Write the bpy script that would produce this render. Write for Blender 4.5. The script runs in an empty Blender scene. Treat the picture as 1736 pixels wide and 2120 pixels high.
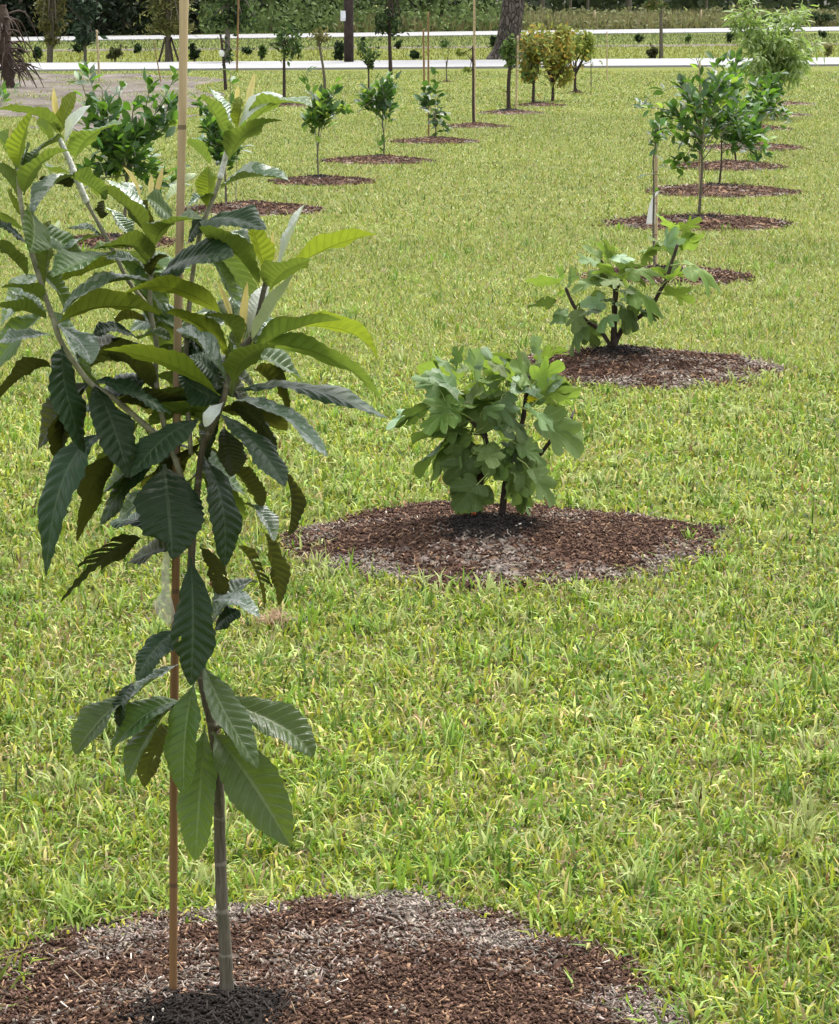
import bpy, math, random
import numpy as np
from mathutils import Vector, Matrix

random.seed(7)
rng = np.random.default_rng(11)
S = bpy.context.scene
COL = S.collection

# ------------------------------------------------------------------ camera
FP = 5770.0                    # focal length in the 1736-wide measuring grid
CX, CY = 868.0, 1059.5
CAMH = 1.6
TH = math.atan(1060.0 / FP)
cam_d = bpy.data.cameras.new('camera')
cam_d.sensor_fit = 'HORIZONTAL'
cam_d.sensor_width = 36.0
cam_d.lens = 36.0 * FP / 1736.0
cam_d.clip_start = 0.1
cam_d.clip_end = 2000.0
cam = bpy.data.objects.new('camera', cam_d)
COL.objects.link(cam)
cam.location = (0, 0, CAMH)
cam.rotation_euler = (math.pi / 2 - TH, 0, 0)
S.camera = cam
FWD = Vector((0, math.cos(TH), -math.sin(TH)))
UPV = Vector((0, math.sin(TH), math.cos(TH)))
RGT = Vector((1, 0, 0))
EYE = Vector((0, 0, CAMH))

# ------------------------------------------------------------------ light
SUN_EL, SUN_AZ = math.radians(64), math.radians(28)      # azimuth from +Y, clockwise
w = bpy.data.worlds.new('World')
S.world = w
w.use_nodes = True
nt = w.node_tree
nt.nodes.clear()
sky = nt.nodes.new('ShaderNodeTexSky')
sky.sky_type = 'NISHITA'
sky.sun_disc = False
sky.sun_elevation = SUN_EL
sky.sun_rotation = SUN_AZ
sky.air_density = 1.6
sky.dust_density = 4.0
hsv = nt.nodes.new('ShaderNodeHueSaturation')
hsv.inputs['Saturation'].default_value = 0.16
bg = nt.nodes.new('ShaderNodeBackground')
bg.inputs['Strength'].default_value = 0.125
wo = nt.nodes.new('ShaderNodeOutputWorld')
nt.links.new(sky.outputs[0], hsv.inputs['Color'])
nt.links.new(hsv.outputs[0], bg.inputs['Color'])
nt.links.new(bg.outputs[0], wo.inputs['Surface'])
sd = bpy.data.lights.new('sun', 'SUN')
sd.energy = 1.5
sd.angle = math.radians(20)
sd.color = (1.0, 0.95, 0.87)
sun = bpy.data.objects.new('sun', sd)
COL.objects.link(sun)
sdir = Vector((math.sin(SUN_AZ) * math.cos(SUN_EL), math.cos(SUN_AZ) * math.cos(SUN_EL), math.sin(SUN_EL)))
sun.rotation_euler = sdir.to_track_quat('Z', 'Y').to_euler()
sun.location = (0, 30, 40)
S.view_settings.view_transform = 'Standard'
S.view_settings.look = 'None'
S.view_settings.gamma = 1.0
S.view_settings.use_curve_mapping = False
S.view_settings.exposure = 1.55
S.render.engine = 'CYCLES'
S.render.film_transparent = False

# ------------------------------------------------------------------ measuring helpers
def ray(x, y):
    return FWD + RGT * ((x - CX) / FP) - UPV * ((y - CY) / FP)

def ground(x, y, z=0.0):
    d = ray(x, y)
    t = (z - CAMH) / d.z
    return EYE + d * t

def atY(x, y, Y):
    d = ray(x, y)
    return EYE + d * (Y / d.y)

# ------------------------------------------------------------------ object helpers
def tag(o, label=None, cat=None, group=None, kind=None):
    if label: o['label'] = label
    if cat: o['category'] = cat
    if group: o['group'] = group
    if kind: o['kind'] = kind
    return o

def empty(name, loc, label, cat, group=None):
    o = bpy.data.objects.new(name, None)
    o.empty_display_size = 0.1
    o.location = loc
    COL.objects.link(o)
    return tag(o, label, cat, group)

def link(name, me, parent=None):
    o = bpy.data.objects.new(name, me)
    COL.objects.link(o)
    if parent is not None:
        o.parent = parent
        o.matrix_parent_inverse = Matrix.Translation(-Vector(parent.location))
    return o

def mesh(name, verts, faces, mats, smooth=True, uv=None, col=None, mi=None):
    me = bpy.data.meshes.new(name)
    me.from_pydata([tuple(v) for v in verts], [], [tuple(f) for f in faces])
    for m in (mats if isinstance(mats, (list, tuple)) else [mats]):
        me.materials.append(m)
    if smooth:
        me.polygons.foreach_set('use_smooth', np.ones(len(me.polygons), dtype=bool))
    if uv is not None:
        ul = me.uv_layers.new(name='UVMap')
        idx = np.empty(len(me.loops), dtype=np.int32)
        me.loops.foreach_get('vertex_index', idx)
        ul.data.foreach_set('uv', np.asarray(uv, dtype=np.float32)[idx].ravel())
    if col is not None:
        a = me.color_attributes.new('Col', 'FLOAT_COLOR', 'POINT')
        c = np.ones((len(me.vertices), 4), dtype=np.float32)
        c[:, :3] = np.asarray(col, dtype=np.float32)
        a.data.foreach_set('color', c.ravel())
    if mi is not None:
        me.polygons.foreach_set('material_index', np.asarray(mi, dtype=np.int32))
    me.update()
    return me

def fast_mesh(name, V, F, mat, col=None, smooth=False):
    """V (n,3), F (m,k) numpy arrays, all faces k-gons"""
    V = np.asarray(V, dtype=np.float32); F = np.asarray(F, dtype=np.int32)
    me = bpy.data.meshes.new(name)
    k = F.shape[1]
    me.vertices.add(len(V)); me.vertices.foreach_set('co', V.ravel())
    me.loops.add(F.size); me.loops.foreach_set('vertex_index', F.ravel())
    me.polygons.add(len(F))
    me.polygons.foreach_set('loop_start', np.arange(0, F.size, k, dtype=np.int32))
    me.polygons.foreach_set('loop_total', np.full(len(F), k, dtype=np.int32))
    if smooth:
        me.polygons.foreach_set('use_smooth', np.ones(len(F), dtype=bool))
    me.materials.append(mat)
    if col is not None:
        a = me.color_attributes.new('Col', 'FLOAT_COLOR', 'POINT')
        c = np.ones((len(V), 4), dtype=np.float32); c[:, :3] = col
        a.data.foreach_set('color', c.ravel())
    me.update(calc_edges=True)
    return me

def tube(pts, rad, sides=8, cap=True):
    pts = [Vector(p) for p in pts]
    V, F = [], []
    ref = Vector((0.31, 0.87, 0.12)).normalized()
    n = len(pts)
    for i, p in enumerate(pts):
        t = (pts[min(i + 1, n - 1)] - pts[max(i - 1, 0)]).normalized()
        a = t.cross(ref)
        if a.length < 1e-3: a = t.cross(Vector((1, 0, 0)))
        a.normalize(); b = t.cross(a)
        r = rad[i] if hasattr(rad, '__len__') else rad
        for k in range(sides):
            an = 2 * math.pi * k / sides
            V.append(p + (a * math.cos(an) + b * math.sin(an)) * r)
    for i in range(n - 1):
        for k in range(sides):
            k2 = (k + 1) % sides
            F.append((i * sides + k, i * sides + k2, (i + 1) * sides + k2, (i + 1) * sides + k))
    if cap:
        F.append(tuple(range(sides))[::-1]); F.append(tuple((n - 1) * sides + k for k in range(sides)))
    return V, F

def smooth_path(pts, rad, sub=5):
    """Catmull-Rom through points with radii"""
    P = [Vector(p) for p in pts]; n = len(P)
    out, ro = [], []
    for i in range(n - 1):
        p0, p1, p2, p3 = P[max(i - 1, 0)], P[i], P[i + 1], P[min(i + 2, n - 1)]
        for k in range(sub):
            t = k / sub
            out.append(0.5 * ((2 * p1) + (p2 - p0) * t + (2 * p0 - 5 * p1 + 4 * p2 - p3) * t * t + (3 * p1 - p0 - 3 * p2 + p3) * t ** 3))
            ro.append(rad[i] + (rad[i + 1] - rad[i]) * t)
    out.append(P[-1]); ro.append(rad[-1])
    return out, ro

def stem(name, pts, rad, mat, parent, sides=8, sub=5, knob=0.0):
    p, r = smooth_path(pts, rad, sub)
    if knob:
        r = [x * (1 + random.uniform(-knob, knob)) for x in r]
    V, F = tube(p, r, sides)
    return link(name, mesh(name, V, F, mat), parent)

def vnoise(x, y, seed=0):
    x = np.asarray(x, dtype=np.float64); y = np.asarray(y, dtype=np.float64)
    xi = np.floor(x).astype(np.int64); yi = np.floor(y).astype(np.int64)
    fx = x - xi; fy = y - yi
    fx = fx * fx * (3 - 2 * fx); fy = fy * fy * (3 - 2 * fy)
    def h(a, b):
        v = (a * 374761393 + b * 668265263 + seed * 974711) & 0x7fffffff
        v = ((v ^ (v >> 13)) * 1274126177) & 0x7fffffff
        return ((v ^ (v >> 16)) & 0xffff) / 65535.0
    return (h(xi, yi) * (1 - fx) + h(xi + 1, yi) * fx) * (1 - fy) + (h(xi, yi + 1) * (1 - fx) + h(xi + 1, yi + 1) * fx) * fy

def fbm(x, y, seed=0, o=4):
    s = 0; a = 0.5; t = 0
    for i in range(o):
        s = s + a * vnoise(np.asarray(x) * 2 ** i + i * 17.3, np.asarray(y) * 2 ** i + i * 9.1, seed + i); t += a; a *= 0.5
    return s / t

# ------------------------------------------------------------------ materials
class NB:
    def __init__(s, name):
        s.m = bpy.data.materials.new(name); s.m.use_nodes = True
        s.t = s.m.node_tree; s.t.nodes.clear()
        s.out = s.t.nodes.new('ShaderNodeOutputMaterial')
    def n(s, typ, **kw):
        o = s.t.nodes.new(typ)
        for k, v in kw.items():
            if k.startswith('i_'):
                o.inputs[k[2:].replace('_', ' ')].default_value = v
            else: setattr(o, k, v)
        return o
    def l(s, a, b): s.t.links.new(a, b)
    def math(s, op, a, b=None, c=None):
        o = s.t.nodes.new('ShaderNodeMath'); o.operation = op
        for i, v in enumerate((a, b, c)):
            if v is None: continue
            if hasattr(v, 'links'): s.l(v, o.inputs[i])
            else: o.inputs[i].default_value = v
        return o.outputs[0]
    def mix(s, f, a, b, blend='MIX'):
        o = s.t.nodes.new('ShaderNodeMix'); o.data_type = 'RGBA'; o.blend_type = blend
        for i, v in ((0, f), (6, a), (7, b)):
            if hasattr(v, 'links'): s.l(v, o.inputs[i])
            elif i == 0: o.inputs[0].default_value = v
            else: o.inputs[i].default_value = (*v, 1)
        return o.outputs[2]
    def ramp(s, f, stops):
        o = s.t.nodes.new('ShaderNodeValToRGB'); e = o.color_ramp.elements
        while len(e) < len(stops): e.new(0.5)
        for i, (p, c) in enumerate(stops):
            e[i].position = p; e[i].color = (*c, 1) if len(c) == 3 else c
        s.l(f, o.inputs[0]); return o.outputs[0]
    def noise(s, scale, detail=4, rough=0.6, vec=None, w=None):
        o = s.t.nodes.new('ShaderNodeTexNoise')
        o.inputs['Scale'].default_value = scale; o.inputs['Detail'].default_value = detail; o.inputs['Roughness'].default_value = rough
        if vec is not None: s.l(vec, o.inputs['Vector'])
        return o.outputs['Fac']
    def bump(s, h, strength=0.5, dist=0.01):
        o = s.t.nodes.new('ShaderNodeBump'); o.inputs['Strength'].default_value = strength; o.inputs['Distance'].default_value = dist
        s.l(h, o.inputs['Height']); return o.outputs[0]
    def coord(s, k='Object'):
        return s.t.nodes.new('ShaderNodeTexCoord').outputs[k]
    def pos(s):
        return s.t.nodes.new('ShaderNodeNewGeometry').outputs['Position']
    def bsdf(s, col, rough=0.7, spec=0.4, nrm=None):
        o = s.t.nodes.new('ShaderNodeBsdfPrincipled')
        if hasattr(col, 'links'): s.l(col, o.inputs['Base Color'])
        else: o.inputs['Base Color'].default_value = (*col, 1)
        if hasattr(rough, 'links'): s.l(rough, o.inputs['Roughness'])
        else: o.inputs['Roughness'].default_value = rough
        o.inputs['Specular IOR Level'].default_value = spec
        if nrm is not None: s.l(nrm, o.inputs['Normal'])
        return o.outputs[0]
    def done(s, sh):
        s.l(sh, s.out.inputs['Surface']); return s.m

def plain(name, c, rough=0.7, var=0.25, scale=20, spec=0.3, bump=0.0):
    b = NB(name); v = b.coord()
    f = b.noise(scale, 5, 0.65, v)
    c2 = b.ramp(f, [(0.3, tuple(x * (1 - var) for x in c)), (0.7, tuple(min(1, x * (1 + var)) for x in c))])
    nr = b.bump(b.noise(scale * 3, 4, 0.6, v), bump, 0.01) if bump else None
    return b.done(b.bsdf(c2, rough, spec, nr))

def attr_mat(name, rough=0.8, spec=0.25, transl=0.0, var=0.2, scale=60, bump=0.0):
    b = NB(name)
    a = b.n('ShaderNodeAttribute', attribute_name='Col')
    f = b.noise(scale, 3, 0.6, b.pos())
    g = b.math('MULTIPLY_ADD', f, var * 2, 1 - var)
    comb = b.n('ShaderNodeCombineColor')
    for i in range(3): b.l(g, comb.inputs[i])
    c = b.mix(1.0, a.outputs['Color'], comb.outputs[0], 'MULTIPLY')
    nr = b.bump(b.noise(scale * 2, 4, 0.7, b.pos()), bump, 0.01) if bump else None
    p = b.bsdf(c, rough, spec, nr)
    if transl:
        t = b.n('ShaderNodeBsdfTranslucent'); b.l(c, t.inputs['Color'])
        mx = b.n('ShaderNodeMixShader'); mx.inputs[0].default_value = transl
        b.l(p, mx.inputs[1]); b.l(t.outputs[0], mx.inputs[2])
        return b.done(mx.outputs[0])
    return b.done(p)

def leaf_mat(name, top, under, vein, rough=0.38, transl=0.3, tcol=None, nveins=13, veinw=0.12, vfac=0.5, spec=0.5, var=0.25, kind='pinnate', under_vein=None, wool=0.0):
    b = NB(name)
    uv = b.n('ShaderNodeSeparateXYZ'); b.l(b.coord('UV'), uv.inputs[0])
    u, v = uv.outputs[0], uv.outputs[1]
    av = b.math('ABSOLUTE', v)
    if kind == 'pinnate':
        s_ = b.math('SUBTRACT', b.math('MULTIPLY', u, float(nveins)), b.math('MULTIPLY', av, 1.8))
        fr = b.math('ABSOLUTE', b.math('SUBTRACT', b.math('FRACT', s_), 0.5))       # 0.5 at vein
        lat = b.math('SMOOTH_MAX', b.math('DIVIDE', b.math('SUBTRACT', fr, 0.5 - veinw), veinw), 0.0, 0.05)
        lat = b.math('MINIMUM', lat, 1.0)
        mid = b.math('LESS_THAN', av, 0.055)
        mask = b.math('MAXIMUM', b.math('MULTIPLY', lat, 0.6), mid)
    else:
        mask = b.math('LESS_THAN', av, 0.012)
        for a in (0.62, 1.15):
            d = b.math('ABSOLUTE', b.math('SUBTRACT', b.math('MULTIPLY', u, math.sin(a)), b.math('MULTIPLY', av, math.cos(a))))
            mask = b.math('MAXIMUM', mask, b.math('LESS_THAN', d, 0.013))
        s2 = b.math('SUBTRACT', b.math('MULTIPLY', u, 9.0), b.math('MULTIPLY', av, 8.0))
        fr = b.math('ABSOLUTE', b.math('SUBTRACT', b.math('FRACT', s2), 0.5))
        mask = b.math('MAXIMUM', mask, b.math('MULTIPLY', b.math('GREATER_THAN', fr, 0.46), 0.4))
    mask = b.math('MULTIPLY', mask, vfac)
    oi = b.n('ShaderNodeObjectInfo').outputs['Random']
    nz = b.noise(9, 5, 0.65, b.coord('Object'))
    nz2 = b.noise(70, 3, 0.6, b.coord('Object'))
    g = b.math('ADD', b.math('MULTIPLY_ADD', oi, var * 1.6, 1 - var), b.math('MULTIPLY_ADD', nz, var, -var * 0.5))
    g = b.math('ADD', g, b.math('MULTIPLY_ADD', nz2, 0.3, -0.15))
    comb = b.n('ShaderNodeCombineColor')
    for i in range(3): b.l(g, comb.inputs[i])
    ct = b.mix(mask, top, vein); cu = b.mix(mask, under, under_vein or vein)
    if wool > 0:
        wn = b.math('MULTIPLY', b.math('GREATER_THAN', b.noise(38, 5, 0.7, b.coord('Object')), 0.53), wool)
        ct = b.mix(wn, ct, (0.62, 0.66, 0.62))  # pale flecks: leaf wool, and painted sky sheen on the 's' leaves
    bf = b.n('ShaderNodeNewGeometry').outputs['Backfacing']
    c = b.mix(1.0, b.mix(bf, ct, cu), comb.outputs[0], 'MULTIPLY')
    hue = b.n('ShaderNodeHueSaturation'); b.l(c, hue.inputs['Color'])
    b.l(b.math('MULTIPLY_ADD', oi, 0.03, 0.485), hue.inputs['Hue'])
    c = hue.outputs[0]
    r = b.math('MULTIPLY_ADD', bf, 0.75 - rough, rough)
    r = b.math('ADD', r, b.math('MULTIPLY_ADD', nz2, 0.24, -0.12))
    nr = b.bump(b.math('ADD', b.noise(260, 3, 0.6, b.coord('Object')), b.math('MULTIPLY', mask, -2.0)), 0.35, 0.003)
    p = b.bsdf(c, r, spec, nr)
    t = b.n('ShaderNodeBsdfTranslucent')
    if tcol is None: tcol = tuple(min(1, x * k) for x, k in zip(under, (1.5, 1.7, 0.9)))
    tm = b.mix(b.math('MULTIPLY', mask, 0.8), tcol, tuple(x * 0.45 for x in tcol))
    b.l(b.mix(1.0, tm, comb.outputs[0], 'MULTIPLY'), t.inputs['Color'])
    mx = b.n('ShaderNodeMixShader'); mx.inputs[0].default_value = transl
    b.l(p, mx.inputs[1]); b.l(t.outputs[0], mx.inputs[2])
    return b.done(mx.outputs[0])

GV = (0.16, 0.22, 0.10)
M = {}
# loquat leaves
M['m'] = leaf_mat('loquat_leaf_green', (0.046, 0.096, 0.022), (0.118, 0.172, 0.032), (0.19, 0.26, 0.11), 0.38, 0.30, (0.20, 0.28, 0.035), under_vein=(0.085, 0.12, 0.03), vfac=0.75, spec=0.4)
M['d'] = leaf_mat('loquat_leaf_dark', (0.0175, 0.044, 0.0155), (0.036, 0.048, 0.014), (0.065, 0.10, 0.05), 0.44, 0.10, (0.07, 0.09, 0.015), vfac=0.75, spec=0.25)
M['s'] = leaf_mat('loquat_leaf_wool_sheen', (0.155, 0.235, 0.155), (0.13, 0.18, 0.055), (0.55, 0.60, 0.53), 0.28, 0.22, (0.18, 0.26, 0.04), wool=0.65, vfac=0.8, spec=0.7)  # pale top and flecks: leaf wool plus sky sheen painted into the colour
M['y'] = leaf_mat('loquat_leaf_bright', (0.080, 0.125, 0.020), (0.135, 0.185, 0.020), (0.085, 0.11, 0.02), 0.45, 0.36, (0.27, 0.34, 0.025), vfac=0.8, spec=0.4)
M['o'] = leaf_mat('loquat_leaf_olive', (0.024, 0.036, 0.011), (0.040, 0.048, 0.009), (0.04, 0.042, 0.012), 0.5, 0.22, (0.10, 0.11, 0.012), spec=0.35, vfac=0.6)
M['w'] = leaf_mat('loquat_leaf_woolly', (0.60, 0.65, 0.60), (0.45, 0.50, 0.36), (0.75, 0.78, 0.75), 0.6, 0.2, (0.5, 0.55, 0.35), vfac=0.3, var=0.12, wool=0.4)
M['p'] = leaf_mat('loquat_leaf_pale', (0.36, 0.44, 0.25), (0.40, 0.47, 0.28), (0.60, 0.64, 0.45), 0.6, 0.3, (0.5, 0.58, 0.25), vfac=0.5, var=0.12)
M['b'] = leaf_mat('loquat_bud', (0.60, 0.53, 0.24), (0.62, 0.54, 0.25), (0.38, 0.26, 0.08), 0.7, 0.35, (0.62, 0.50, 0.14), vfac=0.4, var=0.15)
# fig leaves
M['fm'] = leaf_mat('fig_leaf_green', (0.150, 0.232, 0.062), (0.17, 0.25, 0.055), (0.24, 0.32, 0.12), 0.55, 0.28, (0.20, 0.30, 0.05), kind='fig', vfac=0.9, spec=0.3, var=0.38)
M['fd'] = leaf_mat('fig_leaf_dark', (0.092, 0.155, 0.042), (0.095, 0.150, 0.030), (0.15, 0.21, 0.09), 0.55, 0.22, (0.16, 0.25, 0.04), kind='fig', vfac=0.9, spec=0.3, var=0.38)
M['fy'] = leaf_mat('fig_leaf_bright', (0.135, 0.225, 0.045), (0.165, 0.25, 0.05), (0.28, 0.36, 0.10), 0.5, 0.36, (0.26, 0.38, 0.05), kind='fig', vfac=0.9, spec=0.3, var=0.38)
M['fp'] = leaf_mat('fig_leaf_pale', (0.20, 0.31, 0.17), (0.24, 0.33, 0.15), (0.36, 0.45, 0.24), 0.45, 0.28, (0.3, 0.45, 0.10), kind='fig', vfac=0.7, spec=0.45)
# citrus leaves
M['cd'] = leaf_mat('citrus_leaf_dark', (0.030, 0.078, 0.022), (0.07, 0.13, 0.04), (0.07, 0.13, 0.04), 0.33, 0.22, (0.12, 0.26, 0.03), vfac=0.3)
M['cm'] = leaf_mat('citrus_leaf_green', (0.055, 0.145, 0.030), (0.10, 0.19, 0.045), (0.11, 0.2, 0.05), 0.36, 0.3, (0.2, 0.42, 0.03), vfac=0.3)
M['cl'] = leaf_mat('citrus_leaf_flush', (0.20, 0.32, 0.045), (0.24, 0.36, 0.07), (0.32, 0.45, 0.09), 0.4, 0.4, (0.36, 0.52, 0.06), vfac=0.3)
M['pe'] = leaf_mat('peach_leaf', (0.26, 0.335, 0.13), (0.30, 0.37, 0.155), (0.20, 0.27, 0.09), 0.5, 0.4, (0.32, 0.48, 0.09), vfac=0.3)
def striped_bark(name, c):
    b = NB(name); g = b.coord('Object')
    mp = b.n('ShaderNodeMapping'); mp.inputs['Scale'].default_value = (220, 220, 14); b.l(g, mp.inputs[0])
    f = b.noise(1.0, 6, 0.7, mp.outputs[0]); f2 = b.noise(16, 5, 0.7, g)
    c1 = b.ramp(f, [(0.3, tuple(x * 0.45 for x in c)), (0.7, tuple(x * 1.3 for x in c))])
    zs = b.n('ShaderNodeSeparateXYZ'); b.l(g, zs.inputs[0])
    ring = b.math('LESS_THAN', b.math('FRACT', b.math('ADD', b.math('DIVIDE', zs.outputs[2], 0.075), b.math('MULTIPLY', f2, 0.5))), 0.07)
    c2 = b.mix(b.math('MULTIPLY', ring, .55), c1, (0.30, 0.28, 0.24))
    c2 = b.mix(b.math('MULTIPLY', b.math('GREATER_THAN', f2, 0.55), .5), c2, (0.09, 0.085, 0.06))
    return b.done(b.bsdf(c2, 0.9, 0.15, b.bump(b.math('ADD', f, ring), 0.8, 0.004)))
M['bark'] = striped_bark('grey_brown_bark', (0.15, 0.13, 0.10))
M['bark_dark'] = plain('dark_bark', (0.055, 0.04, 0.035), 0.85, 0.45, 30, 0.2, 0.5)
M['wool'] = plain('woolly_stem', (0.72, 0.72, 0.68), 0.9, 0.4, 120, 0.1, 0.6)
M['green_stem'] = plain('green_grey_stem', (0.27, 0.26, 0.19), 0.8, 0.4, 60, 0.2, 0.4)
M['leafcloud'] = attr_mat('crown_leaves', 0.65, 0.12, 0.3, 0.25, 6)
M['blade'] = attr_mat('grass_blades', 0.50, 0.22, 0.34, 0.15, 30)
M['chip'] = attr_mat('bark_chips', 0.9, 0.15, 0.0, 0.35, 120)
M['mound'] = attr_mat('mulch_soil', 0.95, 0.1, 0.0, 0.55, 90, 0.9)

def bamboo(name, c):
    b = NB(name); g = b.coord('Object')
    mp = b.n('ShaderNodeMapping'); mp.inputs['Scale'].default_value = (90, 90, 2.2); b.l(g, mp.inputs[0])
    f = b.noise(1.0, 6, 0.7, mp.outputs[0]); f2 = b.noise(7, 4, 0.7, g)
    c1 = b.ramp(f, [(0.25, tuple(x * 0.55 for x in c)), (0.75, tuple(min(1, x * 1.15) for x in c))])
    c2 = b.mix(b.math('MULTIPLY', b.math('GREATER_THAN', f2, 0.56), 0.4), c1, tuple(x * 0.5 for x in c))
    zs = b.n('ShaderNodeSeparateXYZ'); b.l(g, zs.inputs[0])
    c2 = b.mix(b.math('LESS_THAN', b.math('FRACT', b.math('DIVIDE', zs.outputs[2], 0.19)), 0.05), c2, tuple(x * 0.45 for x in c))
    return b.done(b.bsdf(c2, 0.65, 0.3, b.bump(f, 0.4, 0.003)))
M['bamboo'] = bamboo('bamboo_cane', (0.52, 0.40, 0.25))
M['bamboo_brown'] = bamboo('weathered_cane', (0.27, 0.16, 0.075))

def concrete():
    b = NB('pale_concrete'); p = b.pos()
    f = b.noise(0.9, 6, 0.7, p); f2 = b.noise(40, 3, 0.6, p)
    c = b.ramp(f, [(0.3, (0.24, 0.24, 0.245)), (0.7, (0.30, 0.30, 0.31))])
    c = b.mix(b.math('MULTIPLY', f2, 0.25), c, (0.18, 0.18, 0.185))
    return b.done(b.bsdf(c, 0.85, 0.3, b.bump(f2, 0.3, 0.004)))
M['concrete'] = concrete()

def lawn_mat(name, cols):
    b = NB(name); p = b.pos()
    f = b.noise(55, 5, 0.75, p); f2 = b.noise(0.35, 4, 0.6, p)
    mp = b.n('ShaderNodeMapping'); mp.inputs['Scale'].default_value = (1, 0.35, 1); b.l(p, mp.inputs[0])
    f3 = b.noise(7, 5, 0.7, mp.outputs[0])
    c = b.ramp(f, [(0.30, cols[0]), (0.5, cols[1]), (0.72, cols[2])])
    c2 = b.ramp(f3, [(0.3, cols[0]), (0.65, cols[2])])
    c = b.mix(0.5, c, c2)
    c = b.mix(b.math('MULTIPLY', f2, 0.5), c, cols[3])
    return b.done(b.bsdf(c, 0.95, 0.1, b.bump(f, 0.8, 0.02)))
M['lawn'] = lawn_mat('lawn_ground', [(0.066, 0.078, 0.020), (0.120, 0.142, 0.028), (0.19, 0.21, 0.046), (0.155, 0.162, 0.038)])
M['verge'] = lawn_mat('verge_grass', [(0.07, 0.09, 0.022), (0.11, 0.14, 0.03), (0.17, 0.19, 0.04), (0.14, 0.155, 0.035)])
def sand_mat():
    b = NB('bare_sandy_soil'); p = b.pos()
    mp = b.n('ShaderNodeMapping'); mp.inputs['Scale'].default_value = (1, 0.4, 1); b.l(p, mp.inputs[0])
    f = b.noise(1.1, 7, 0.72, mp.outputs[0]); f2 = b.noise(60, 4, 0.7, p); f3 = b.noise(0.6, 4, 0.6, p)
    c = b.ramp(f, [(0.34, (0.055, 0.046, 0.038)), (0.48, (0.14, 0.122, 0.108)), (0.7, (0.27, 0.237, 0.22))])
    c = b.mix(b.math('MULTIPLY', b.math('GREATER_THAN', f3, 0.56), 0.45), c, (0.14, 0.15, 0.055))
    c = b.mix(b.math('MULTIPLY', f2, 0.4), c, (0.12, 0.10, 0.08))
    return b.done(b.bsdf(c, 0.95, 0.1, b.bump(f2, 0.9, 0.03)))
M['sand'] = sand_mat()

# ------------------------------------------------------------------ ground sheets, roads
def sheet(name, poly, z, mat, n=1):
    o = link(name, mesh(name, [(p[0], p[1], z) for p in poly], [tuple(range(len(poly)))], mat, False))
    return tag(o, kind='structure')
sheet('ground', [(-600, -30), (600, -30), (600, 900), (-600, 900)], 0.0, M['lawn'])

def ext_line(pa, pb, X):
    """point on the ground line pa-pb at world x = X"""
    t = (X - pa.x) / (pb.x - pa.x)
    return pa.y + (pb.y - pa.y) * t
R1n = (ground(0, 149), ground(1736, 137)); R1f = (ground(0, 134.5), ground(1736, 122.5))
R2n = (ground(0, 87.5), ground(1736, 65)); R2f = (ground(0, 79.5), ground(1736, 57))
def band(name, near, far, z, mat, X0=-60, X1=60, kerb=0.0):
    xs = np.linspace(X0, X1, 41)
    V, F = [], []
    for x in xs:
        V.append((x, ext_line(*near, x), z)); V.append((x, ext_line(*far, x), z))
    for i in range(40): F.append((2 * i, 2 * i + 2, 2 * i + 3, 2 * i + 1))
    if kerb:
        n = len(V); V += [(v[0], v[1], z - kerb) for v in V]
        for i in range(40):
            a = 2 * i
            F.append((a, n + a, n + a + 2, a + 2)); F.append((a + 1, a + 3, n + a + 3, n + a + 1))
    return tag(link(name, mesh(name, V, F, mat, False)), kind='structure')
island = band('verge', R1f, R2n, 0.004, M['verge'])
band('road', R1n, R1f, 0.05, M['concrete'], kerb=0.07)
band('road', R2n, R2f, 0.05, M['concrete'], kerb=0.07)
# dull worn strip in the island
G0 = (ground(0, 108), ground(1736, 94)); G1 = (ground(0, 103.5), ground(1736, 90))
band('path', G0, G1, 0.008, M['sand'])

soil_px = [(-60, 240), (-60, 156), (30, 151), (180, 152), (330, 154), (470, 160), (430, 185), (400, 225), (330, 262), (200, 285), (60, 262)]
soil_poly = [ground(*p) for p in soil_px]
def ragged(poly, amp, seed, seg=14):
    out = []
    for i, a in enumerate(poly):
        b = poly[(i + 1) % len(poly)]
        for k in range(seg):
            t = k / seg; p = a.lerp(b, t)
            nx, ny = vnoise([p.x * 1.3], [p.y * 0.9], seed)[0] - .5, vnoise([p.x * 1.3 + 50], [p.y * 0.9], seed)[0] - .5
            out.append(Vector((p.x + nx * amp, p.y + ny * amp * 3, 0)))
    return out
soil_poly = ragged(soil_poly, 0.9, 5)
sheet('soil', soil_poly, 0.006, M['sand'])
def in_poly(x, y, poly):
    ins = np.zeros(len(x), bool)
    n = len(poly); j = n - 1
    for i in range(n):
        xi, yi, xj, yj = poly[i].x, poly[i].y, poly[j].x, poly[j].y
        c = ((yi > y) != (yj > y)) & (x < (xj - xi) * (y - yi) / (yj - yi + 1e-12) + xi)
        ins ^= c; j = i
    return ins

# ------------------------------------------------------------------ mulch beds
def to_world_r(rpx, y):
    g = ground(CX, y); Z = (g - EYE).dot(FWD)
    return rpx * Z / FP
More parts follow.
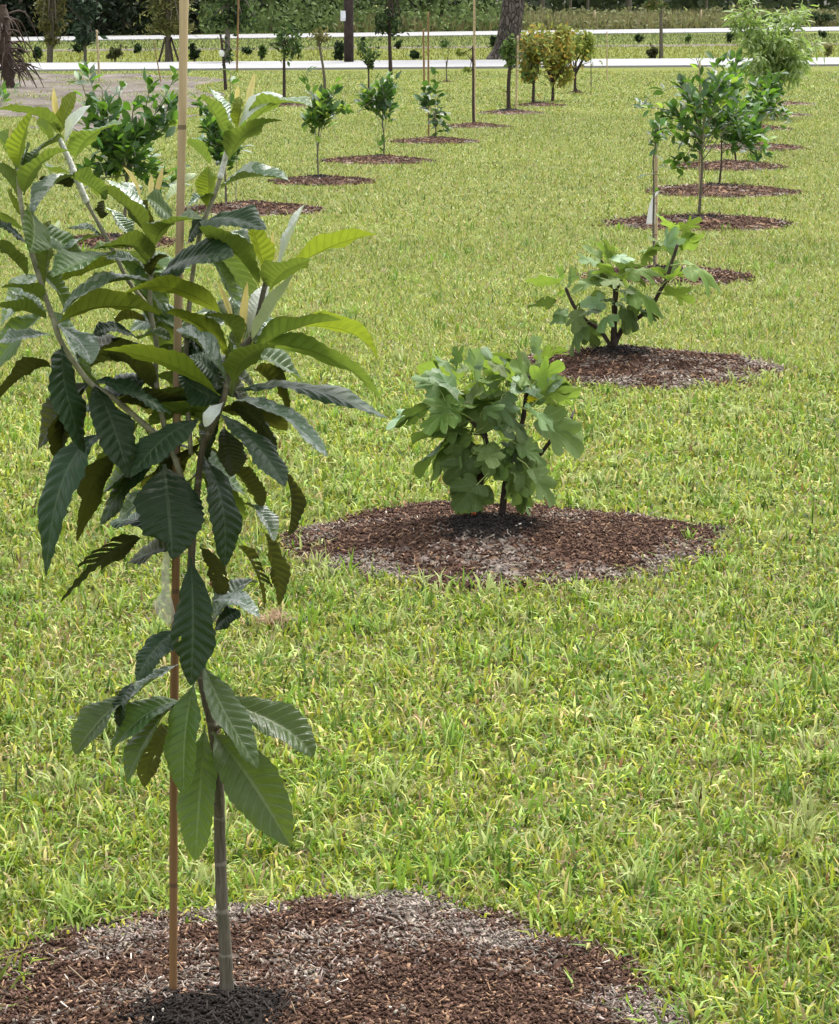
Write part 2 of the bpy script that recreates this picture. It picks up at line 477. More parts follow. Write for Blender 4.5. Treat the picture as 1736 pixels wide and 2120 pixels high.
# (x, y of the bed's centre on the ground, radius px, mound height m, dark amount, grey amount, chips, label)
BEDS = [
 (650, 2116, 765, 0.07, 0.5, 0.5, 24000, 'nearest brown bark mulch bed, under the tall staked loquat'),
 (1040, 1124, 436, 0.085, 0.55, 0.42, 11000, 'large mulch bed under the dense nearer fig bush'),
 (1330, 766, 285, 0.085, 0.55, 0.6, 4500, 'greyish mulch bed under the open farther fig bush'),
 (1375, 574, 172, 0.05, 0.3, 0.35, 1500, 'mulch bed around the cane with the white ribbon'),
 (1452, 463, 186, 0.05, 0.6, 0.3, 1500, 'mulch bed under the full citrus with a pale cane at its trunk'),
 (1490, 398, 156, 0.06, 0.6, 0.35, 1100, 'mulch bed with a thin curved dark trunk, just behind the full citrus bed'),
 (1507, 347, 118, 0.06, 0.3, 0.2, 800, 'mulch bed third in line behind the farther fig, small humped one'),
 (1560, 307, 112, 0.05, 0.2, 0.4, 600, 'mulch bed below the low right leaves of the citrus clump'),
 (1572, 268, 66, 0.05, 0.2, 0.3, 350, 'small mulch bed showing at the right edge of the citrus clump'),
 (1600, 239, 80, 0.04, 0.2, 0.7, 350, 'grey mulch bed under the feathery pale tree'),
 (1625, 216, 60, 0.04, 0.2, 0.8, 250, 'grey bed farthest back, right of the feathery pale tree'),
 (225, 505, 150, 0.05, 0.6, 0.2, 1200, 'mulch bed seen between loquat leaves under the bushy citrus'),
 (520, 436, 145, 0.06, 0.25, 0.2, 1200, 'mulch bed with two thin trunks, right of the bamboo cane'),
 (665, 377, 110, 0.05, 0.6, 0.15, 900, 'mulch bed under the small citrus with pale flushing leaves'),
 (782, 334, 114, 0.05, 0.3, 0.2, 900, 'mulch bed under the low citrus with hanging twigs'),
 (903, 294, 90, 0.05, 0.4, 0.2, 700, 'mulch bed under the sparse round-leaved sapling'),
 (985, 263, 68, 0.05, 0.2, 0.2, 500, 'mulch bed at the foot of the tall bare sapling'),
 (1055, 235, 66, 0.06, 0.9, 0.6, 500, 'black soil bed with a grey rim, under the grey sapling and cane'),
 (1115, 219, 52, 0.05, 0.8, 0.3, 300, 'flat dark bed under the orange-tinged left sapling'),
 (1193, 192, 14, 0.05, 0.9, 0.1, 100, 'tiny dark mound at the foot of the pale green sapling'),
 (592, 220, 50, 0.05, 0.9, 0.3, 300, 'dark bed at the foot of the slim tree behind the silver leaf'),
 (672, 196, 22, 0.03, 0.8, 0.3, 120, 'little dark bed under the leaning slim sapling'),
 (924, 170, 18, 0.02, 0.7, 0.5, 60, 'smallest far dark patch near the road'),
]
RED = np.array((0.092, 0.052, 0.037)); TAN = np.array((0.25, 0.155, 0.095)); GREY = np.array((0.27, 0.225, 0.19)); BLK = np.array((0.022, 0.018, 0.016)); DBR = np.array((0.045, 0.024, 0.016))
class Bed: pass
beds = []
def bed_color(b, dx, dy, r, n):
    """dx,dy relative to centre, r normalised, returns colours (n,3) for scattered pieces"""
    c = np.tile(RED, (n, 1)) * (0.55 + 0.9 * rng.random((n, 1)))
    q = rng.random(n)
    c = np.where((q < 0.11)[:, None], TAN * (0.7 + 0.6 * rng.random((n, 1))), c)
    c = np.where((q > 0.70)[:, None], DBR * (0.6 + 0.7 * rng.random((n, 1))), c)
    g = fbm(dx * 6 / b.s + 3, dy * 6 / b.s, b.seed, 5) * 1.6 - .36 + np.clip(r - 0.66, 0, 1) * 1.25 * (0.3 + b.grey)
    gm = (g + 0.62 * (rng.random(n) - .5)) > (0.95 - 0.36 * b.grey)
    c = np.where(gm[:, None], GREY * (0.35 + 0.95 * rng.random((n, 1)) ** 1.2) * (0.94 + 0.12 * rng.random((n, 3))), c)
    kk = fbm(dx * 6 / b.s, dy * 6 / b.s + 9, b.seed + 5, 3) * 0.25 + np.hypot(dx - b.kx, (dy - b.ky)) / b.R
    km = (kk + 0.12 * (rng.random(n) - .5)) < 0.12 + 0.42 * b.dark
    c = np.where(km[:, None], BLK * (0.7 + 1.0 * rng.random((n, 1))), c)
    return c
def bed_R(b, ang):
    return b.R * (0.84 + 0.36 * fbm(np.cos(ang) * 3.2 + 5, np.sin(ang) * 3.2 + 5, b.seed + 2, 5))
def bed_z(b, x, y):
    dx, dy = np.asarray(x) - b.x, np.asarray(y) - b.y
    r = np.hypot(dx, dy) / bed_R(b, np.arctan2(dy, dx))
    core = np.clip(1 - r * r, 0, 1)
    z = b.H * (0.45 * core + 0.55 * np.exp(-(np.hypot(dx - b.kx, dy - b.ky) / (0.42 * b.R)) ** 2) * np.minimum(core * 3, 1))
    z = z + np.minimum(core * 2.5, 1) * 0.024 * b.s * (fbm(dx * 12 / b.s, dy * 12 / b.s, b.seed + 3, 4) - 0.4)
    return np.where(r < 1, z + 0.008, -0.012)
for i, (x, y, rp, H, dark, grey, nch, lab) in enumerate(BEDS):
    g = ground(x, y); b = Bed()
    b.x, b.y, b.R, b.H, b.dark, b.grey, b.seed = g.x, g.y, to_world_r(rp, y), H, dark, grey, 31 + i * 7
    b.s = max(0.6, b.R / 0.6); b.lab = lab; b.nch = nch
    b.kx, b.ky = 0.0, 0.0
    if i == 0: b.kx, b.ky = -0.13, -0.13
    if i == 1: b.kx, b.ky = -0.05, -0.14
    if i == 2: b.kx, b.ky = -0.12, 0.02
    beds.append(b)
def boxes(cx, cy, cz, L, W, T, az, tilt, col):
    n = len(cx)
    d = np.stack([np.cos(az) * np.cos(tilt), np.sin(az) * np.cos(tilt), np.sin(tilt)], 1)
    s = np.stack([-np.sin(az), np.cos(az), 0.25 * np.sin(tilt * 3 + az)], 1)
    s /= np.linalg.norm(s, axis=1, keepdims=True)
    u = np.cross(d, s)
    c = np.stack([cx, cy, cz], 1)
    V = np.empty((n, 8, 3))
    k = 0
    for sx in (-.5, .5):
        for sy in (-.5, .5):
            for sz in (-.5, .5):
                tp = 0.55 + 0.45 * ((k * 37 % 11) / 11)
                V[:, k] = c + d * (L * sx)[:, None] + s * (W * sy * tp)[:, None] + u * (T * sz)[:, None]
                k += 1
    Q = np.array([(0, 1, 3, 2), (4, 6, 7, 5), (0, 4, 5, 1), (2, 3, 7, 6), (0, 2, 6, 4), (1, 5, 7, 3)])
    F = (np.arange(n)[:, None, None] * 8 + Q[None]).reshape(-1, 4)
    return V.reshape(-1, 3), F, np.repeat(col, 8, axis=0)
for i, b in enumerate(beds):
    na, nr_ = (160, 44) if i < 3 else (56, 12)
    V, C, F = [], [], []
    rr = np.concatenate([np.linspace(0.02, 1.0, nr_), [1.06]])
    an = np.linspace(0, 2 * math.pi, na, endpoint=False)
    A, Rr = np.meshgrid(an, rr)
    Rm = bed_R(b, A)
    X = b.x + np.cos(A) * Rr * Rm; Y = b.y + np.sin(A) * Rr * Rm
    Z = bed_z(b, X, Y)
    V = np.stack([X, Y, Z], -1).reshape(-1, 3)
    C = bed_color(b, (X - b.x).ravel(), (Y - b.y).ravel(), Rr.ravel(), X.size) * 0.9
    F = [(j * na + k, j * na + (k + 1) % na, (j + 1) * na + (k + 1) % na, (j + 1) * na + k) for j in range(len(rr) - 1) for k in range(na)]
    F.append(tuple(range(na))[::-1])
    V = V - np.array((b.x, b.y, 0))
    F = [f[::-1] for f in F] if False else F
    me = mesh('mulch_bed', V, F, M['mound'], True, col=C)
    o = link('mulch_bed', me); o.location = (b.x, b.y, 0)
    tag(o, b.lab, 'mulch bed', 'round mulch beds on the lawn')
    b.o = o
    n = b.nch
    rad = np.sqrt(rng.random(n)) * 1.01; sp = rng.random(n) < .04; rad = np.where(sp, 1.0 + .16 * rng.random(n) ** 2, rad); ang = rng.random(n) * 2 * math.pi
    Rm = bed_R(b, ang)
    x = b.x + np.cos(ang) * rad * Rm; y = b.y + np.sin(ang) * rad * Rm
    z = bed_z(b, x, y) + 0.003
    z = np.where(z < 0, 0.006, z)
    sc = 0.85 if i == 0 else (1.05 if i == 1 else (1.5 if i == 2 else 2.2))
    L = sc * (0.004 + 0.020 * rng.random(n) ** 2.2); W = sc * (0.0028 + 0.0055 * rng.random(n) ** 1.5); T = sc * (0.0012 + 0.003 * rng.random(n))
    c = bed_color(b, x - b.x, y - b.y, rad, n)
    tw = rng.random(n) < (0.0006 if i < 3 else 0.0)
    L = np.where(tw, 0.03 + 0.05 * rng.random(n), L); W = np.where(tw, 0.0020, W); T = np.where(tw, 0.0018, T); z = np.where(tw, z + .004, z)
    c = np.where(tw[:, None], np.array((.28, .215, .15)) * (.5 + .7 * rng.random((n, 1))), c)
    shr = (rng.random(n) < .16) & ~tw
    L = np.where(shr, sc * (.016 + .022 * rng.random(n)), L); W = np.where(shr, sc * .003, W); T = np.where(shr, sc * .002, T)
    peb = rng.random(n) < (0.004 if i < 3 else 0.0)
    c = np.where(peb[:, None], np.array((.55, .50, .44)), c)
    lum = c.mean(1)
    small = ((lum < 0.04) | (np.abs(c[:, 0] - c[:, 2]) < 0.08)) & ~tw & ~shr
    L = np.where(small, L * 0.55, L); T = np.where(small, T * 1.6, T)
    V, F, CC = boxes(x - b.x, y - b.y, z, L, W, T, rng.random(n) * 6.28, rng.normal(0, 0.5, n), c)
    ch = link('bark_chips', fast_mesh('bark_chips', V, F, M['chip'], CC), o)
    ch.matrix_parent_inverse = Matrix.Identity(4)
    tag(ch, kind='stuff')
def surf_z(x, y):
    for b in beds:
        if math.hypot(x - b.x, y - b.y) < b.R * 1.0:
            return max(0.0, float(bed_z(b, np.array([x]), np.array([y]))[0]))
    return 0.0

# ------------------------------------------------------------------ lawn blades
PAL = np.array([(0.130, 0.225, 0.020), (0.215, 0.295, 0.026), (0.310, 0.345, 0.036), (0.47, 0.40, 0.16), (0.052, 0.100, 0.012), (0.20, 0.12, 0.055), (0.40, 0.49, 0.15)])  # last entry: gloss on the blades painted as a pale green
def sample_zone(y0, y1, dens, margin):
    n_try = 0
    wmax = y1 * CX / FP * 1.0 / math.cos(TH) + margin
    area = 2 * wmax * (y1 - y0); n = int(area * dens)
    x = (rng.random(n) * 2 - 1) * wmax; y = y0 + rng.random(n) * (y1 - y0)
    keep = np.abs(x) < y * CX / FP + margin
    x, y = x[keep], y[keep]
    ok = np.ones(len(x), bool)
    for b in beds:
        dx, dy = x - b.x, y - b.y
        near = (np.abs(dx) < b.R * 1.4) & (np.abs(dy) < b.R * 1.4)
        if near.any():
            r = np.hypot(dx[near], dy[near]) / bed_R(b, np.arctan2(dy[near], dx[near]))
            ok[near] &= r > 0.99 - 0.28 * rng.random(near.sum()) ** 4
    s = in_poly(x, y, soil_poly)
    thin = fbm(x * 0.9, y * 0.5, 77, 4)
    ok &= ~(s & (rng.random(len(x)) > np.clip((thin - 0.52) * 4, 0.02, 0.6)))
    return x[ok], y[ok]
def blade_colors(x, y, n):
    k = fbm(x * 2.2, y * 1.3, 3, 4); k2 = fbm(x * 0.5, y * 0.22, 8, 3); k3 = fbm(x * 7, y * 5, 13, 3)
    far = np.clip((y - 5) / 12, 0, 1)
    q = rng.random(n)
    wts = np.stack([0.38 - 0.15 * far + 0.5 * (k - .5), 0.30 + 0 * k, 0.22 + 0.15 * far + 0.3 * (k2 - .5), 0.075 + 0.03 * far + 0.45 * np.clip(k3 - .58, 0, 1), 0.10 - 0.05 * far + 0.3 * (.5 - k2), 0.03 + 0.3 * np.clip(k3 - .62, 0, 1), 0.12 + 0 * k], 1)
    wts = np.clip(wts, 0.01, None); wts /= wts.sum(1, keepdims=True)
    idx = (np.cumsum(wts, 1) < q[:, None]).sum(1).clip(0, len(PAL) - 1)
    fv = np.clip((y - 7) / 14, 0, 1)[:, None]
    c = PAL[idx] * (1 + (1 - .55 * fv) * (rng.random((n, 1)) ** 1.15 - .5)) * (0.9 + 0.2 * rng.random((n, 3)))
    fa = np.clip((y - 7) / 16, 0, 1)[:, None]
    patch = (0.80 + 0.40 * fbm(x * 1.1, y * .5, 51, 4))[:, None]
    grey = c.mean(1, keepdims=True)
    return (c * (1 - .12 * fa) + grey * .12 * fa) * (1 - .15 * fa) * patch
def blades_mesh(x, y, L, W, lean, two, z0=0.0, cols=None):
    n = len(x)
    az = rng.random(n) * 2 * math.pi + 0.0
    d = np.stack([np.cos(az), np.sin(az), np.zeros(n)], 1); s = np.stack([-np.sin(az), np.cos(az), np.zeros(n)], 1)
    roll = rng.normal(0, 0.5, n); s[:, 2] = np.sin(roll) * 0.6
    up = np.array((0, 0, 1.0))
    B = np.stack([x, y, np.full(n, z0)], 1)
    c = cols if cols is not None else blade_colors(x, y, n)
    a1 = lean * 0.55; a2 = np.minimum(lean * 1.35, 1.75)
    Mi = B + d * (L * .5 * np.sin(a1))[:, None] + up * (L * .5 * np.cos(a1))[:, None]
    T = Mi + d * (L * .5 * np.sin(a2))[:, None] + up * (L * .5 * np.cos(a2))[:, None]
    T[:, 2] = np.maximum(T[:, 2], z0 + 0.003)
    hw = (W * .5)[:, None]
    if two:
        V = np.stack([B - s * hw * .7, B + s * hw * .7, Mi + s * hw, Mi - s * hw, T], 1).reshape(-1, 3)
        o = np.arange(n)[:, None] * 5
        F = np.concatenate([o + np.array([0, 1, 2]), o + np.array([0, 2, 3]), o + np.array([3, 2, 4])], 0)
        return V, F, np.repeat(c, 5, axis=0)
    V = np.stack([B - s * hw, B + s * hw, T], 1).reshape(-1, 3)
    F = np.arange(n)[:, None] * 3 + np.array([0, 1, 2])
    return V, F, np.repeat(c, 3, axis=0)
parts = []
for (y0, y1, dens, L0, W0, two, mar) in [(4.0, 5.6, 13500, 0.050, 0.0050, 1, 0.45), (5.6, 8, 11000, 0.048, 0.0056, 1, 0.45), (8, 12, 6200, 0.046, 0.0068, 1, 0.6), (12, 20, 5000, 0.042, 0.0070, 0, 0.7),
                                        (20, 40, 1400, 0.045, 0.012, 0, 1.2), (40, 64, 460, 0.05, 0.022, 0, 1.6)]:
    x, y = sample_zone(y0, y1, dens, mar)
    # thin out by a clumpy field so the turf has tufts and gaps
    f = fbm(x * 9, y * 9, 21, 3)
    keep = rng.random(len(x)) < np.clip(0.40 + (f - 0.34) * 2.6, 0.30, 1)
    x, y = x[keep], y[keep]; n = len(x)
    f2 = fbm(x * 5, y * 5, 22, 2)
    L = L0 * (0.40 + 0.9 * rng.random(n) ** 1.3) * (0.45 + 1.1 * f2); W = W0 * (0.6 + 0.7 * rng.random(n))
    lean = np.clip(rng.normal(1.02, 0.34, n), 0.05, 1.5)
    parts.append(blades_mesh(x, y, L, W, lean, two))
# the same turf carried on well past the picture's sides and below its lower edge
for (y0, y1, dens, L0, W0, inn, out) in [(2.6, 4.0, 5000, .048, .008, -3, 2.6), (4.0, 8, 4600, .048, .0085, .45, 2.8), (8, 12, 3200, .048, .010, .6, 3.0), (12, 20, 1700, .05, .014, .8, 3.4), (20, 40, 600, .06, .024, 1.5, 4.5), (40, 64, 200, .06, .04, 2.0, 7)]:
    x, y = sample_zone(y0, y1, dens, out)
    k_ = np.abs(x) > y * CX / FP + inn; x, y = x[k_], y[k_]; n = len(x)
    parts.append(blades_mesh(x, y, L0 * (.5 + .8 * rng.random(n)), W0 * (.6 + .7 * rng.random(n)), np.clip(rng.normal(1.0, .34, n), .05, 1.5), 0))
# flat dead thatch between the living blades
for (y0, y1, dens, W0, two) in [(4.0, 8, 1900, .0028, 1), (8, 12, 700, .0045, 0), (12, 20, 160, .008, 0)]:
    x, y = sample_zone(y0, y1, dens, .45); n = len(x)
    tc = np.array([(.34, .27, .15), (.26, .19, .11), (.42, .35, .20), (.17, .115, .07), (.25, .25, .08)])[rng.integers(0, 5, n)] * (.6 + .7 * rng.random((n, 1)))
    parts.append(blades_mesh(x, y, .02 + .03 * rng.random(n), W0 * (.6 + .8 * rng.random(n)), 1.15 + .3 * rng.random(n), two, 0.002 + 0.0, tc))
# coarse paler tufts of wider, longer blades
for (y0, y1, dens, nb, wb) in [(4.2, 6, 44, 14, .0068), (6, 11, 20, 12, .0078), (11, 20, 5, 8, .011)]:
    cx_, cy_ = sample_zone(y0, y1, dens, .4)
    x = np.repeat(cx_, nb) + rng.normal(0, .018, len(cx_) * nb); y = np.repeat(cy_, nb) + rng.normal(0, .018, len(cx_) * nb); n = len(x)
    tc = np.repeat(np.array([(.30, .40, .10), (.20, .33, .04), (.38, .44, .16), (.12, .22, .03)])[rng.integers(0, 4, len(cx_))], nb, axis=0) * (.7 + .5 * rng.random((n, 1)))
    parts.append(blades_mesh(x, y, .045 + .05 * rng.random(n), wb * (.5 + .6 * rng.random(n)), np.clip(rng.normal(.8, .3, n), .1, 1.4), 1, 0.0, tc))
# a few long seed stalks and stray runners
x, y = sample_zone(4.4, 11, 14, 0.4); n = len(x)
parts.append(blades_mesh(x, y, 0.10 + 0.10 * rng.random(n), np.full(n, 0.0028), np.clip(rng.normal(0.6, 0.3, n), 0, 1.2), 1, 0.0, PAL[[6]] * (0.8 + 0.4 * rng.random((n, 1)))))
# island between the roads
xs = (rng.random(60000) * 2 - 1) * 24; ys = 72 + rng.random(60000) * 62
ny, fy_ = (np.array([ext_line(*R1f, a) for a in (0, 1)]), np.array([ext_line(*R2n, a) for a in (0, 1)]))
m = (ys > ny[0] + (ny[1] - ny[0]) * xs + .1) & (ys < fy_[0] + (fy_[1] - fy_[0]) * xs - .1)
m &= np.abs(xs) < ys * CX / FP + 2.5
xs, ys = xs[m], ys[m]
pm = (ys < ext_line(*G0, 0) + (ext_line(*G0, 1) - ext_line(*G0, 0)) * xs) | (ys > ext_line(*G1, 0) + (ext_line(*G1, 1) - ext_line(*G1, 0)) * xs) | (fbm(xs * .5, ys * .3, 6, 3) > .56)
xs, ys = xs[pm], ys[pm]; n = len(xs)
yl = (ys < np.array([ext_line(*G0, a) for a in (0, 1)])[0] + (ext_line(*G0, 1) - ext_line(*G0, 0)) * xs)[:, None]
vc = np.where(yl, np.array((0.21, 0.225, 0.040)), np.array((0.115, 0.15, 0.045))) * (0.6 + 0.65 * rng.random((n, 1)))
parts.append(blades_mesh(xs, ys, 0.07 + 0.06 * rng.random(n), 0.03 + 0.02 * rng.random(n), np.clip(rng.normal(.7, .3, n), 0, 1.3), 0, 0.0, vc))
off = 0; VV, FF, CC = [], [], []
for V, F, C in parts:
    VV.append(V); FF.append(F + off); CC.append(C); off += len(V)
grass = link('grass', fast_mesh('grass', np.concatenate(VV), np.concatenate(FF), M['blade'], np.concatenate(CC)))
tag(grass, kind='stuff')
del VV, FF, CC, parts

# ------------------------------------------------------------------ leaf frame
def frame(base, tip, ratio, top_faces_cam):
    t = (tip - base).normalized()
    c = (EYE - (base + tip) * 0.5).normalized()
    a = t.cross(c)
    if a.length < 1e-3: a = t.cross(Vector((0, 0, 1)))
    a.normalize(); b = t.cross(a).normalized()
    ratio = max(0.0, min(1.0, ratio)); q = math.sqrt(max(0, 1 - ratio * ratio))
    best = None
    for sa in (1, -1):
        for sb in (1, -1):
            s = a * (ratio * sa) + b * (q * sb); n = t.cross(s)
            if (n.dot(c) > 0) != top_faces_cam: continue
            if best is None or n.z > best[2].z: best = (t, s.normalized(), n.normalized())
    return best

# ------------------------------------------------------------------ loquat
LY = 4.15
def crop(k, p):
    if k == 1: return (p[0] * .24383, 160.3 + p[1] * .24383)
    if k == 2: return (359.1 + p[0] * .2586, 160.3 + p[1] * .2586)
    if k == 3: return (p[0] * .24383, 545.1 + p[1] * .24383)
    if k == 4: return (359.1 + p[0] * .2586, 545.1 + p[1] * .2586)
    if k == 5: return (51.3 + p[0] * .2586, 833.7 + p[1] * .2586)
    if k == 6: return (128.3 + p[0] * .3325, 1154.3 + p[1] * .3325)
    if k == 7: return (448.9 + p[0] * .1967, 897.8 + p[1] * .1967)
    return p
CS = {0: 1, 1: .24383, 2: .2586, 3: .24383, 4: .2586, 5: .2586, 6: .3325, 7: .1967}
